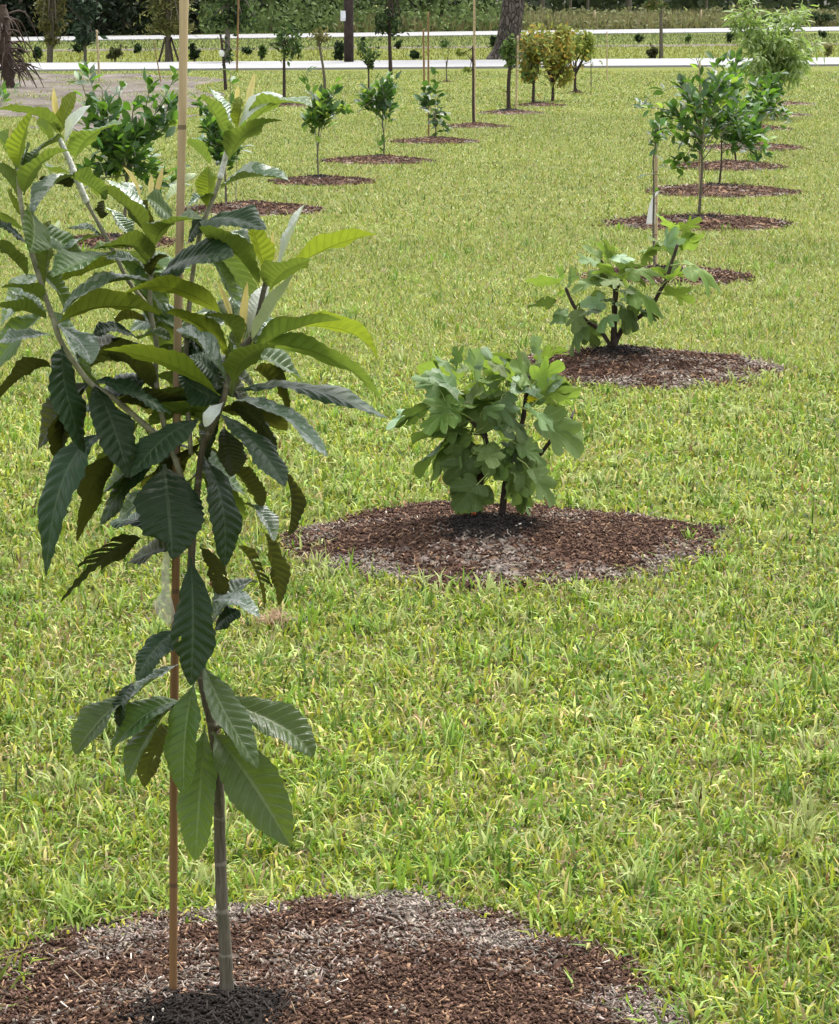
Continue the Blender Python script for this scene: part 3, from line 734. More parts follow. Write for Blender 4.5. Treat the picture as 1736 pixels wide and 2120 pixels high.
# crop, base, mid, tip, apparent half width, face (T top / U underside), material, depth base, depth tip (m towards camera)
LOQ = [
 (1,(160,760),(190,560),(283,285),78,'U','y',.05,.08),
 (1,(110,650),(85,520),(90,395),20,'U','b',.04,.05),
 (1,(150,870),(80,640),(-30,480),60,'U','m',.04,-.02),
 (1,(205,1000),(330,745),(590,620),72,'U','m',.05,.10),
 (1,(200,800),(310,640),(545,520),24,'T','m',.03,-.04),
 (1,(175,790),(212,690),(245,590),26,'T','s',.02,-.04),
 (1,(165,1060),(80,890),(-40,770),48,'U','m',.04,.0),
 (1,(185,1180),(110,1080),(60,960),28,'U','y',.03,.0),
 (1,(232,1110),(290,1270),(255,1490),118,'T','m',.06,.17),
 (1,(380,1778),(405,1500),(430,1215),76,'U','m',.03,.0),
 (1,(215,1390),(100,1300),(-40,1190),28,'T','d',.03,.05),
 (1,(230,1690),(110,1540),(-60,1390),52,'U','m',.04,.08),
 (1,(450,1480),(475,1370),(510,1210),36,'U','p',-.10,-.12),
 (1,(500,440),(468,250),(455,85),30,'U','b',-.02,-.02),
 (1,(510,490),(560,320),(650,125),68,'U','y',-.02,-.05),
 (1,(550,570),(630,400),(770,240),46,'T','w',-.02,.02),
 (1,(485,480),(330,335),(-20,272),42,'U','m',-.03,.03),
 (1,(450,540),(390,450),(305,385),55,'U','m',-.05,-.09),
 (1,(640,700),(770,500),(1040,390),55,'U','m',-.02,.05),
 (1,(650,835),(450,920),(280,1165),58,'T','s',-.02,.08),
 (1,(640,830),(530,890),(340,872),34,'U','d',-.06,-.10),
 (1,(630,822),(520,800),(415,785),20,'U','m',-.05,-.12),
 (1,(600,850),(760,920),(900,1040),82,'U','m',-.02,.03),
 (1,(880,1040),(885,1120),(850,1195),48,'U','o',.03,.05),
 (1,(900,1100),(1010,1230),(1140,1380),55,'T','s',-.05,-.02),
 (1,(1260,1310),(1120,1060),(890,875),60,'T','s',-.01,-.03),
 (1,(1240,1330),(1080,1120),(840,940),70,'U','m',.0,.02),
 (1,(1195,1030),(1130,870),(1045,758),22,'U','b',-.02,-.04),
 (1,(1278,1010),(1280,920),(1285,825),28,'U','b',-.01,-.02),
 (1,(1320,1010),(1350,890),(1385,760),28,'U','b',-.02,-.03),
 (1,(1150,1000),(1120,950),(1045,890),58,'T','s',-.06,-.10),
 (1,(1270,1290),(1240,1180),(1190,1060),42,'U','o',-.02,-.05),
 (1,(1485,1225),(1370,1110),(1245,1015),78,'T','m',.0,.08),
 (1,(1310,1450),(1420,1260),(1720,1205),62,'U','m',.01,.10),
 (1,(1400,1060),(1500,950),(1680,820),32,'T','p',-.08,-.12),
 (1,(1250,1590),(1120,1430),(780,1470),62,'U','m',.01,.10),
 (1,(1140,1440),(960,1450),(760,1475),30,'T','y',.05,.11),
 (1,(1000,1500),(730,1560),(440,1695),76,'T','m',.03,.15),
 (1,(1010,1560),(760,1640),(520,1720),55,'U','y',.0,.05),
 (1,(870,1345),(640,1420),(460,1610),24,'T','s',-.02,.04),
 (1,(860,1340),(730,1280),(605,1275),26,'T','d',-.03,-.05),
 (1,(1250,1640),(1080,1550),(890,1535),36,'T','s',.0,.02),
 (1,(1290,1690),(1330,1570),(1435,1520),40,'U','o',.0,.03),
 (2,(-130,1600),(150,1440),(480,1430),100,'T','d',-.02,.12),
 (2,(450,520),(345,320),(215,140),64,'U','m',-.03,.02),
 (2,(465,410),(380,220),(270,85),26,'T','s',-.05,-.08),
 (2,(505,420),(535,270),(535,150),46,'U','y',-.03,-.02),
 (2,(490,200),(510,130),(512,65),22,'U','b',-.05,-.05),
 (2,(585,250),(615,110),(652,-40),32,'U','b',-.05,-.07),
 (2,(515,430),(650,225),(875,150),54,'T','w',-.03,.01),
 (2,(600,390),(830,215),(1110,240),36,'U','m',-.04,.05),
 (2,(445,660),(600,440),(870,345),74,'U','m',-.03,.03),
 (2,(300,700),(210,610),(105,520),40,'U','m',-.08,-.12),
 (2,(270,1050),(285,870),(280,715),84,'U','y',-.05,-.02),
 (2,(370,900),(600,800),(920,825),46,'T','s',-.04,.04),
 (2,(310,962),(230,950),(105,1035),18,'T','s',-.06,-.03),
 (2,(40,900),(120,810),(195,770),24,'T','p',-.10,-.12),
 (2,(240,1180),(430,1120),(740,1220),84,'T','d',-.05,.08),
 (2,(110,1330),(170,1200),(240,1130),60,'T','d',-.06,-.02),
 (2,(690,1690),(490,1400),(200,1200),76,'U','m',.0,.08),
 (2,(750,1630),(680,1370),(600,1100),78,'U','y',.0,.03),
 (2,(780,1620),(795,1430),(795,1225),28,'U','b',.0,.0),
 (2,(800,1630),(930,1300),(1050,1015),30,'T','w',-.01,-.03),
 (2,(850,1600),(1230,1370),(1615,1260),64,'U','y',-.02,.06),
 (2,(775,1700),(890,1560),(1110,1460),105,'U','m',.02,.12),
 (2,(430,1240),(520,1260),(610,1320),44,'T','s',-.04,-.01),
 (4,(400,420),(0,205),(-390,245),84,'U','y',.0,.14),
 (4,(440,780),(240,520),(-60,400),66,'U','y',.02,.05),
 (4,(440,985),(250,700),(20,535),66,'T','s',.04,.10),
 (4,(480,930),(470,740),(425,580),32,'T','s',.03,.0),
 (4,(515,660),(430,470),(238,430),42,'U','m',.02,.06),
 (4,(480,480),(420,310),(358,155),26,'U','b',.0,-.02),
 (4,(545,640),(560,400),(592,140),38,'U','b',.02,.02),
 (4,(600,580),(660,360),(765,145),66,'T','w',.0,-.04),
 (4,(620,640),(770,390),(960,88),48,'U','p',.02,.06),
 (4,(500,520),(495,400),(490,285),40,'T','s',-.03,-.06),
 (4,(640,650),(700,570),(765,465),36,'T','s',.0,-.02),
 (4,(600,760),(930,540),(1345,455),50,'U','m',.02,.05),
 (4,(760,540),(1330,530),(1630,775),66,'U','y',-.03,.05),
 (4,(620,640),(1200,740),(1650,1070),84,'U','m',.0,.10),
 (4,(485,960),(590,760),(835,655),98,'U','m',.05,.15),
 (4,(480,1025),(1050,1000),(1715,1240),58,'T','d',.02,.05),
 (4,(440,1100),(830,1200),(1230,1550),62,'T','s',.03,.12),
 (4,(640,850),(810,960),(905,1230),54,'U','o',-.08,-.03),
 (4,(740,740),(830,790),(860,875),40,'U','d',-.09,-.08),
 (4,(360,1200),(650,1440),(890,1790),104,'T','d',.06,.17),
 (4,(430,1140),(680,1260),(820,1530),82,'U','d',-.02,.03),
 (4,(400,1110),(310,1200),(248,1305),52,'T','w',.08,.11),
 (4,(370,1060),(-50,810),(-569,693),76,'U','y',.06,.17),
 (4,(390,1090),(160,990),(60,880),125,'T','d',.0,.05),
 (4,(400,970),(250,820),(110,750),85,'T','d',.0,.03),
 (5,(1400,125),(1110,290),(845,595),112,'T','d',.06,.15),
 (3,(480,490),(830,200),(1275,150),50,'T','s',.05,.03),
 (3,(490,510),(900,370),(1365,445),88,'U','y',.05,.13),
 (3,(370,325),(220,220),(0,212),35,'U','m',.04,.08),
 (3,(395,455),(250,320),(85,248),44,'T','s',.03,.0),
 (3,(400,475),(200,400),(-20,360),42,'U','m',.05,.10),
 (3,(430,600),(200,625),(-20,680),52,'T','s',.05,.10),
 (3,(480,530),(660,650),(770,855),104,'T','s',.05,.14),
 (3,(530,700),(560,1080),(722,1610),128,'T','d',.06,.11),
 (3,(800,1030),(940,1320),(1090,1815),150,'T','d',.05,.13),
 (3,(440,880),(230,930),(-40,1190),60,'U','o',.05,.08),
 (3,(800,1005),(1060,1050),(1465,1290),62,'T','d',.04,.02),
 (3,(1330,1100),(1090,850),(800,765),112,'U','o',-.03,.03),
 (3,(1175,640),(970,555),(790,600),54,'T','d',.0,.05),
 (3,(1250,495),(1100,470),(990,505),38,'U','o',-.02,.0),
 (3,(1170,650),(1300,610),(1450,640),34,'T','m',.0,.03),
 (3,(560,1130),(530,1400),(540,1660),80,'U','o',.02,.0),
 (5,(660,240),(330,560),(168,1390),125,'T','d',.05,.13),
 (5,(770,430),(560,640),(415,1110),135,'U','o',.0,-.02),
 (5,(1115,490),(1150,860),(1180,1255),285,'T','d',.05,.14),
 (5,(1000,690),(900,800),(755,930),70,'T','s',.0,-.02),
 (5,(960,1085),(690,1200),(280,1600),92,'U','d',.0,-.03),
 (5,(1430,430),(1575,800),(1600,1310),128,'T','d',.04,.10),
 (5,(1590,190),(1640,380),(1660,590),112,'T','o',-.02,.02),
 (7,(150,350),(340,560),(465,790),105,'U','o',-.04,.0),
 (7,(280,740),(460,850),(602,1130),78,'T','s',-.02,.03),
 (7,(490,1020),(600,1380),(640,1800),78,'U','o',-.02,.0),
 (7,(215,1170),(400,1440),(500,1850),58,'U','o',-.04,-.03),
 (7,(700,400),(780,700),(740,1075),46,'U','o',.0,.05),
 (6,(800,0),(815,400),(800,795),130,'T','d',.07,.13),
 (6,(855,-70),(950,90),(955,248),62,'U','o',.0,.0),
 (6,(930,420),(1060,220),(1222,148),56,'T','s',.02,-.03),
 (6,(935,270),(1090,270),(1232,372),44,'T','s',.05,.08),
 (6,(940,460),(1020,370),(1110,335),52,'T','d',.0,.02),
 (6,(730,425),(570,580),(465,765),82,'T','d',.02,.08),
 (6,(730,660),(530,790),(400,915),34,'T','s',.02,.05),
 (6,(450,770),(370,900),(350,1055),50,'T','d',.06,.08),
 (6,(430,850),(250,1000),(80,1222),98,'T','m',.04,.10),
 (6,(745,890),(520,980),(308,1200),86,'T','m',.03,.10),
 (6,(740,895),(560,1080),(400,1395),58,'T','m',.05,.11),
 (6,(690,1065),(590,1180),(515,1430),80,'U','o',.0,.02),
 (6,(825,770),(770,1080),(760,1475),115,'T','m',.06,.13),
 (6,(890,1040),(860,1450),(830,1885),130,'T','m',.03,.10),
 (6,(880,660),(1010,960),(1218,1310),108,'T','m',.05,.12),
 (6,(890,870),(1330,1030),(1562,1242),118,'T','m',.0,.06),
 (6,(935,1085),(1170,1380),(1422,1795),185,'T','m',.03,.11),
 # a few leaves behind that close the crown
 (0,(340,860),(290,840),(215,800),16,'U','o',-.10,-.14),
 (0,(380,760),(410,720),(450,690),18,'U','o',-.10,-.12),
 (0,(400,900),(440,960),(450,1030),20,'U','o',-.10,-.10),
 (0,(385,940),(350,980),(290,1010),18,'U','o',-.08,-.10),
 (0,(395,700),(400,760),(390,830),24,'T','d',-.06,-.06),
 (0,(385,690),(440,760),(450,830),22,'T','d',-.06,-.04),
]
# leaves on the inner nodes of the shoots, behind the ones above
rl = random.Random(12)
NODES = [((185, 791), .05), ((150, 750), .05), ((235, 830), .03), ((290, 870), .01), ((322, 777), -.02), ((322, 720), -.02), ((315, 650), -.02), ((345, 930), -.01), ((395, 930), 0), ((410, 980), 0), ((402, 1080), 0),
         ((425, 910), 0), ((450, 850), .02), ((470, 790), .03), ((490, 740), .02), ((395, 760), -.05), ((398, 650), -.06), ((412, 500), -.06), ((240, 530), -.03), ((265, 580), -.03), ((80, 570), .05), ((100, 640), .05), ((55, 480), .05), ((530, 650), .02), ((398, 1130), 0)]
for (nx, ny), dd in NODES:
    for q in range(2):
        a = rl.choice((0.15, 0.6, 1.0, 2.1, 2.5, 3.0)) + rl.uniform(-.3, .3)
        ln = rl.uniform(120, 215); tx, ty2 = nx + ln * math.cos(a), ny + ln * math.sin(a)
        lim = 640 if ty2 < 900 else (590 if ty2 < 1050 else 520)
        if tx > lim or (ty2 > 950 and tx < 110) or ty2 > 1240: continue
        mx_, my_ = (nx + tx) / 2, (ny + ty2) / 2 - rl.uniform(8, 30)
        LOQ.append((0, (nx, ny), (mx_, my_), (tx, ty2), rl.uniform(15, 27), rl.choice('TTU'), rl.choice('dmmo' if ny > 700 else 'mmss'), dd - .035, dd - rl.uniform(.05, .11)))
lq_base = atY(470, 2052, LY); lq_base.z = surf_z(lq_base.x, LY) - 0.01
loquat = empty('loquat_tree', (lq_base.x, LY, 0), 'tall young loquat with long ribbed leaves and pale woolly shoots, nearest tree', 'tree')
def P(x, y, d=0.0): return atY(x, y, LY - d)
tr = [(470, 2062), (466, 1960), (459, 1860), (455, 1740), (452, 1620), (441, 1513), (428, 1454), (413, 1380), (400, 1250), (396, 1150), (408, 1015)]
pts = [P(*p) for p in tr]; pts[0].z = min(pts[0].z, surf_z(pts[0].x, LY) - 0.01)
stem('trunk', pts, [.0118, .0105, .0098, .0090, .0085, .0078, .0075, .007, .0065, .006, .0055], M['bark'], loquat, 12, 6, 0.07)
BR = [
 ([(408, 1015, 0), (419, 928, 0), (437, 889, 0.01), (462, 827, .03), (475, 770, .03), (500, 720, .02), (525, 690, .02), (546, 600, .01), (555, 575, .01)], .0055, .004, 'bark', 'branch'),
 ([(402, 1080, 0), (380, 1000, 0), (355, 930, -.01), (335, 860, -.02), (322, 777, -.02), (324, 716, -.02), (311, 640, -.01), (312, 560, 0), (314, 526, 0), (310, 480, 0)], .0046, .0038, 'green_stem', 'branch'),
 ([(352, 925, 0), (300, 880, .02), (230, 820, .05), (185, 791, .05), (131, 716, .05), (110, 660, .05), (91, 605, .05), (72, 545, .05), (52, 470, .05), (42, 410, .05), (38, 350, .04)], .0048, .0036, 'green_stem', 'branch'),
 ([(312, 640, -.02), (265, 580, -.03), (235, 520, -.03), (205, 465, -.03), (180, 420, -.03), (170, 402, -.03)], .0036, .0032, 'green_stem', 'branch'),
 ([(155, 362, -.03), (145, 335, -.03), (132, 307, -.03), (122, 285, -.03)], .0046, .004, 'wool', 'branch'),
 ([(395, 940, -.02), (385, 760, -.05), (395, 600, -.06), (410, 500, -.06), (428, 440, -.05), (444, 403, -.05), (458, 362, -.05)], .0042, .0036, 'green_stem', 'branch'),
 ([(455, 370, -.05), (464, 335, -.05), (472, 305, -.04), (482, 272, -.03)], .0046, .0042, 'wool', 'branch'),
 ([(180, 420, -.03), (165, 385, -.03), (150, 350, -.03)], .0052, .0052, 'wool', 'branch'),
 ([(310, 565, 0.0), (313, 526, .005), (308, 478, .005)], .0072, .0062, 'wool', 'branch'),
 ([(441, 1513, 0), (460, 1500, .02), (470, 1520, .03)], .004, .003, 'bark', 'branch'),
]
for pl, r0, r1, mt, nm in BR:
    n = len(pl)
    stem(nm, [P(*p) for p in pl], [r0 + (r1 - r0) * i / (n - 1) for i in range(n)], M[mt], loquat, 8, 5, 0.08)

TRUEHW = {'m': .036, 'd': .038, 's': .030, 'y': .030, 'o': .036, 'w': .020, 'p': .018, 'b': .008}
def loquat_leaf(spec, k):
    cr, b, m_, t, hw, face, mt, db, dt = spec
    B = P(*crop(cr, b), db); T = P(*crop(cr, t), dt)
    Mi = P(*crop(cr, m_), (db + dt) / 2 + (.015 if mt not in 'b' else 0))
    Q = Mi * 2 - (B + T) * 0.5
    zc = (Mi - EYE).dot(FWD)
    app = hw * CS[cr] * zc / FP
    true = max(app, TRUEHW[mt] * min(1.0, (T - B).length / 0.17 + .25))
    _, s0, _ = frame(B, T, app / true, face == 'T')
    bud = mt == 'b'
    nu, nv = (12, 4) if bud else (80, 12)
    ridges = 13
    rnd = random.Random(k)
    fold = rnd.uniform(0.25, 0.55) if not bud else 0.6
    if mt == 'd': fold = rnd.uniform(0.02, 0.20)
    amp = 0.0 if bud else {'d': .0036, 'm': .0024, 's': .0028, 'y': .0020, 'o': .0026, 'w': .0006, 'p': .0006}[mt]
    twist = rnd.uniform(-.35, .35); pexp = rnd.uniform(.98, 1.22)
    wav = rnd.uniform(0.6, 1.6); ph = rnd.uniform(0, 6.28)
    holes = (k in HOLED)
    def bite(k, u, v):
        if HOLED.get(k) != 3 or v * HS[k] <= 0 or u < .42: return 0
        return max(0, min(.72, (u - .42) * 2.2 * (vnoise([u * 7 + k], [k * 1.7], k)[0] * 1.3) + .12 * vnoise([u * 30], [k], 3)[0] * min(1, (u - .42) * 5)))
    V, UV, F = [], [], []
    for i in range(nu + 1):
        u = i / nu
        for j in range(nv + 1):
            v = -1 + 2 * j / nv
            av = abs(v)
            # the rows of the mesh follow the side veins, which run forward to the margin
            ue = u if bud else u + 0.115 * av * math.sin(math.pi * u)
            c = B * (1 - ue) ** 2 + Q * 2 * ue * (1 - ue) + T * ue ** 2
            tg = ((Q - B) * (1 - ue) + (T - Q) * ue).normalized()
            s = (s0 - tg * s0.dot(tg)).normalized(); n = tg.cross(s)
            tw = twist * (ue - .5)
            s, n = s * math.cos(tw) + n * math.sin(tw), n * math.cos(tw) - s * math.sin(tw)
            prof = (math.sin(math.pi * min(1, max(0, (ue - 0.04) / 0.96)) ** (pexp if not bud else 0.9)) ** 0.74) if 0.04 < ue < 1 else 0
            ww = true * max(prof, 0.06 if ue < 0.9 else 0.012)
            ww *= (1 - bite(k, ue, v)) + (0.03 * math.sin(ue * 78 + ph) + .03 * math.sin(ue * 23 + ph * 3) if j in (0, nv) and not bud and 0.25 < ue < .97 else 0)
            z = fold * av * ww - 0.10 * fold * av * av * ww
            ribs = abs(math.sin(math.pi * u * ridges)) - 0.5 + .25 * math.sin(u * 41 + v * 5 + ph)
            z += amp * ribs * min(1, av * 3) * (1 - 0.4 * av) * min(1, prof * 2)
            z += 0.10 * ww * math.sin(ue * 6.28 * wav + ph) * v * av + 0.09 * ww * math.sin(ue * 15 + ph * 2 + (1.3 if v > 0 else 0)) * av * av
            z -= 0.30 * ww * max(0, av - 0.7) * (1 if mt in 'dmo' else 0.3)
            lat = 1.0 / math.sqrt(1 + fold * fold)
            V.append(c + s * (v * ww * lat) + n * z); UV.append((ue, v))
    st = nv + 1
    for i in range(nu):
        for j in range(nv):
            u = (i + .5) / nu; v = -1 + 2 * (j + .5) / nv
            if holes:
                h = vnoise([u * 14 + k], [(u * ridges - abs(v) * 2) * 0.5 + 7 * v], k)[0]
                if HOLED[k] == 1 and .25 < u < .85 and abs(v) > .2 and h > 0.90: continue
                if HOLED[k] == 2 and .28 < u < .66 and v * HS[k] > .12 + .2 * vnoise([i // 6 * 1.7], [k], 5)[0] and i % 6 in (1, 2, 3): continue
                if HOLED[k] == 2 and u >= .62 and abs(v) > .35: continue
                
            F.append((i * st + j, (i + 1) * st + j, (i + 1) * st + j + 1, i * st + j + 1))
    org = B.copy()
    V = [p - org for p in V]
    me = mesh('leaf', V, F, M[mt], True, uv=UV)
    o = link('leaf_bud' if bud else 'leaf', me, loquat)
    o.matrix_parent_inverse = Matrix.Translation(-Vector(loquat.location)); o.location = org
    return o
HOLED, HS = {}, {}
for k, sp in enumerate(LOQ):
    if sp[0] == 5 and sp[1] == (960, 1085): HOLED[k] = 2; HS[k] = 1
    if sp[0] == 5 and sp[1] == (770, 430): HOLED[k] = 3; HS[k] = 1
    if sp[0] == 5 and sp[1] == (1115, 490): HOLED[k] = 3; HS[k] = -1
    if sp[0] == 6 and sp[1] in ((800, 0), (855, -70)): HOLED[k] = 1
    if sp[0] == 7 and sp[1] == (215, 1170): HOLED[k] = 2; HS[k] = -1
    if sp[0] == 6 and sp[1] == (690, 1065): HOLED[k] = 1
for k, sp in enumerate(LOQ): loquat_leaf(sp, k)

# cane beside the loquat
def cane(pts, rad, mat, label, group=None, sides=8, nodes=0, cat='garden stake', name='stake'):
    V, F = [], []
    p, r = smooth_path(pts, rad, 8)
    if nodes:
        for i in range(len(r)):
            if i % nodes == 0: r[i] *= 1.10
    V, F = tube(p, r, sides)
    o0 = Vector((p[0].x, p[0].y, 0))
    o = link(name, mesh(name, [v - o0 for v in V], F, mat)); o.location = o0
    return tag(o, label, cat, group)
ck = [(358, 2080), (359, 1800), (360, 1500), (364, 1150), (366, 800), (373, 440), (378, 200), (381, -30)]
cp = [P(x, y, -0.035) for x, y in ck]; cp[0].z = min(cp[0].z, surf_z(cp[0].x, cp[0].y) - 0.02)
b_ = NB('two_tone_cane'); g_ = b_.coord('Object'); sp_ = b_.n('ShaderNodeSeparateXYZ'); b_.l(g_, sp_.inputs[0])
mp_ = b_.n('ShaderNodeMapping'); mp_.inputs['Scale'].default_value = (160, 160, 3); b_.l(g_, mp_.inputs[0])
f_ = b_.noise(1, 6, .7, mp_.outputs[0]); f2_ = b_.noise(9, 4, .7, g_)
hz = b_.math('ADD', sp_.outputs[2], b_.math('MULTIPLY', f2_, 0.25))
cc_ = b_.ramp(b_.math('DIVIDE', hz, 1.7), [(0.0, (0.30, 0.19, 0.08)), (0.12, (0.24, 0.13, 0.05)), (0.55, (0.20, 0.10, 0.045)), (0.70, (0.50, 0.37, 0.23)), (1.0, (0.62, 0.48, 0.30))])
cc_ = b_.mix(b_.math('MULTIPLY', f_, 0.6), cc_, (0.14, 0.08, 0.045))
cc_ = b_.mix(b_.math('MULTIPLY', b_.math('LESS_THAN', b_.math('FRACT', b_.math('DIVIDE', sp_.outputs[2], 0.235)), 0.03), .7), cc_, (0.07, 0.045, 0.03))
M['cane'] = b_.done(b_.bsdf(cc_, 0.6, 0.35, b_.bump(f_, 0.4, 0.003)))
cane(cp, [.0064] * 4 + [.0062, .0062, .0064, .0066], M['cane'], 'tall bamboo cane standing beside the loquat trunk', None, 12, 9)
# plastic ribbon
def ribbon(path, wid, mat, label, name='plastic_ribbon', par_dir=RGT, cat='ribbon', parent=None, wob=0.3):
    V, F = [], []
    for i, p in enumerate(path):
        h = wid[i] * .5
        d = (par_dir + Vector((0, wob * math.sin(i * 1.7), 0))).normalized()
        V += [p - d * h, p + Vector((0, -.004 * ((i % 2) * 2 - 1), 0)), p + d * h]
    for i in range(len(path) - 1):
        for j in range(2):
            a = i * 3 + j; F.append((a, a + 1, a + 4, a + 3))
    o0 = path[0].copy()
    o = link(name, mesh(name, [v - o0 for v in V], F, mat), parent); o.location = o0
    if parent is None: tag(o, label, cat)
    return o
b_ = NB('clear_plastic'); tr_ = b_.n('ShaderNodeBsdfTransparent'); mx_ = b_.n('ShaderNodeMixShader'); mx_.inputs[0].default_value = 0.55
b_.l(tr_.outputs[0], mx_.inputs[1]); b_.l(b_.bsdf((0.62, 0.60, 0.58), 0.3, 0.5), mx_.inputs[2]); M['clear'] = b_.done(mx_.outputs[0])
ribbon([P(346, 1140, -.02), P(342, 1180, -.015), P(343, 1225, -.015), P(337, 1250, -.01), P(345, 1275, -.01), P(352, 1290, -.015)], [.010, .013, .013, .034, .028, .006], M['clear'], 'clear plastic ribbon hanging on the cane below the loquat crown')
M['white_tag'] = plain('white_tag', (0.82, 0.84, 0.86), 0.6, 0.08, 30)

# ------------------------------------------------------------------ fig leaves
OUT = [(0, 0), (-.10, .10), (-.10, .24), (.02, .36), (.16, .42), (.27, .38), (.30, .26), (.40, .34), (.55, .42), (.67, .41), (.71, .32), (.65, .22), (.60, .155), (.70, .165), (.82, .185), (.95, .13), (1.0, 0)]
def fig_mesh(mat, var):
    rnd = random.Random(var * 13 + hash(mat) % 7 if False else var * 13)
    half = [(x + rnd.uniform(-.03, .03), max(0, y * (1 + rnd.uniform(-.14, .14)))) if 0 < i < 16 else (x, y) for i, (x, y) in enumerate(OUT)]
    if var == 2: half = [(x, y * (1.0 if not (5 <= i <= 7 or 11 <= i <= 13) else 1.5)) for i, (x, y) in enumerate(half)]
    # rounded lobes: Catmull-Rom through the outline points
    fine = []; hn = len(half)
    for i in range(hn - 1):
        p0, p1, p2, p3 = half[max(i - 1, 0)], half[i], half[i + 1], half[min(i + 2, hn - 1)]
        for q in range(3):
            t = q / 3
            fine.append(tuple(.5 * (2 * p1[e] + (p2[e] - p0[e]) * t + (2 * p0[e] - 5 * p1[e] + 4 * p2[e] - p3[e]) * t * t + (3 * p1[e] - p0[e] - 3 * p2[e] + p3[e]) * t ** 3) for e in (0, 1)))
    fine.append(half[-1])
    loop = fine + [(x, -y * (1 + rnd.uniform(-.06, .06))) for x, y in fine[-2:0:-1]]
    c0 = (.3, 0)
    droop = (0.10, 0.34, 0.20, 0.46, 0.05, 0.28)[var]; cup = (0.30, -0.20, 0.16, -0.35, 0.42, 0.05)[var]
    def zz(x, y): return -droop * x * x + cup * abs(y) + 0.09 * math.sin(x * 7 + var) * y * 2 + 0.04 * math.sin(x * 11 + y * 9 + var * 2) - 0.35 * y * y * (1 if var % 2 else .3)
    V = [(c0[0], 0, zz(*c0) + .015)]; UV = [c0]; F = []
    n = len(loop)
    for f in (0.5, 1.0):
        for x, y in loop:
            px, py = c0[0] + (x - c0[0]) * f, y * f
            V.append((px, py, zz(px, py) + (0.015 if f < 1 else 0))); UV.append((px, py))
    for i in range(n):
        j = (i + 1) % n
        F.append((0, 1 + j, 1 + i)); F.append((1 + i, 1 + j, 1 + n + j, 1 + n + i))
    mi = [0] * len(F)
    pt, pf = tube([(-.42, 0, -.16), (-.2, 0, -.04), (0.03, 0, -.008)], [.016, .014, .013], 5, False)
    o = len(V); V += [tuple(p) for p in pt]; UV += [(0, 0)] * len(pt)
    F += [tuple(a + o for a in f) for f in pf]; mi += [1] * len(pf)
    # outline runs anticlockwise when seen from +z?
    a = Vector(V[1 + n + n // 4]) - Vector(V[0]); b2 = Vector(V[1 + n + n // 2]) - Vector(V[0])
    me = mesh('fig_leaf', V, F, [M[mat], M['petiole']], True, uv=UV, mi=mi)
    if me.polygons[0].normal.z < 0: me.flip_normals()
    return me
M['petiole'] = plain('pale_petiole', (0.30, 0.36, 0.12), 0.6, 0.2, 30)
M['figfruit'] = plain('green_fig', (0.12, 0.20, 0.06), 0.5, 0.25, 30)
FIGM = {(m_, v): fig_mesh(m_, v) for m_ in ('fm', 'fd', 'fy', 'fp') for v in range(6)}
def set_leaf(o, parent, base, t, s, n, L, W):
    mat = Matrix((( t.x * L, s.x * W, n.x * L, base.x), (t.y * L, s.y * W, n.y * L, base.y), (t.z * L, s.z * W, n.z * L, base.z), (0, 0, 0, 1)))
    o.parent = parent; o.matrix_parent_inverse = Matrix.Translation(-Vector(parent.location)); o.matrix_basis = mat

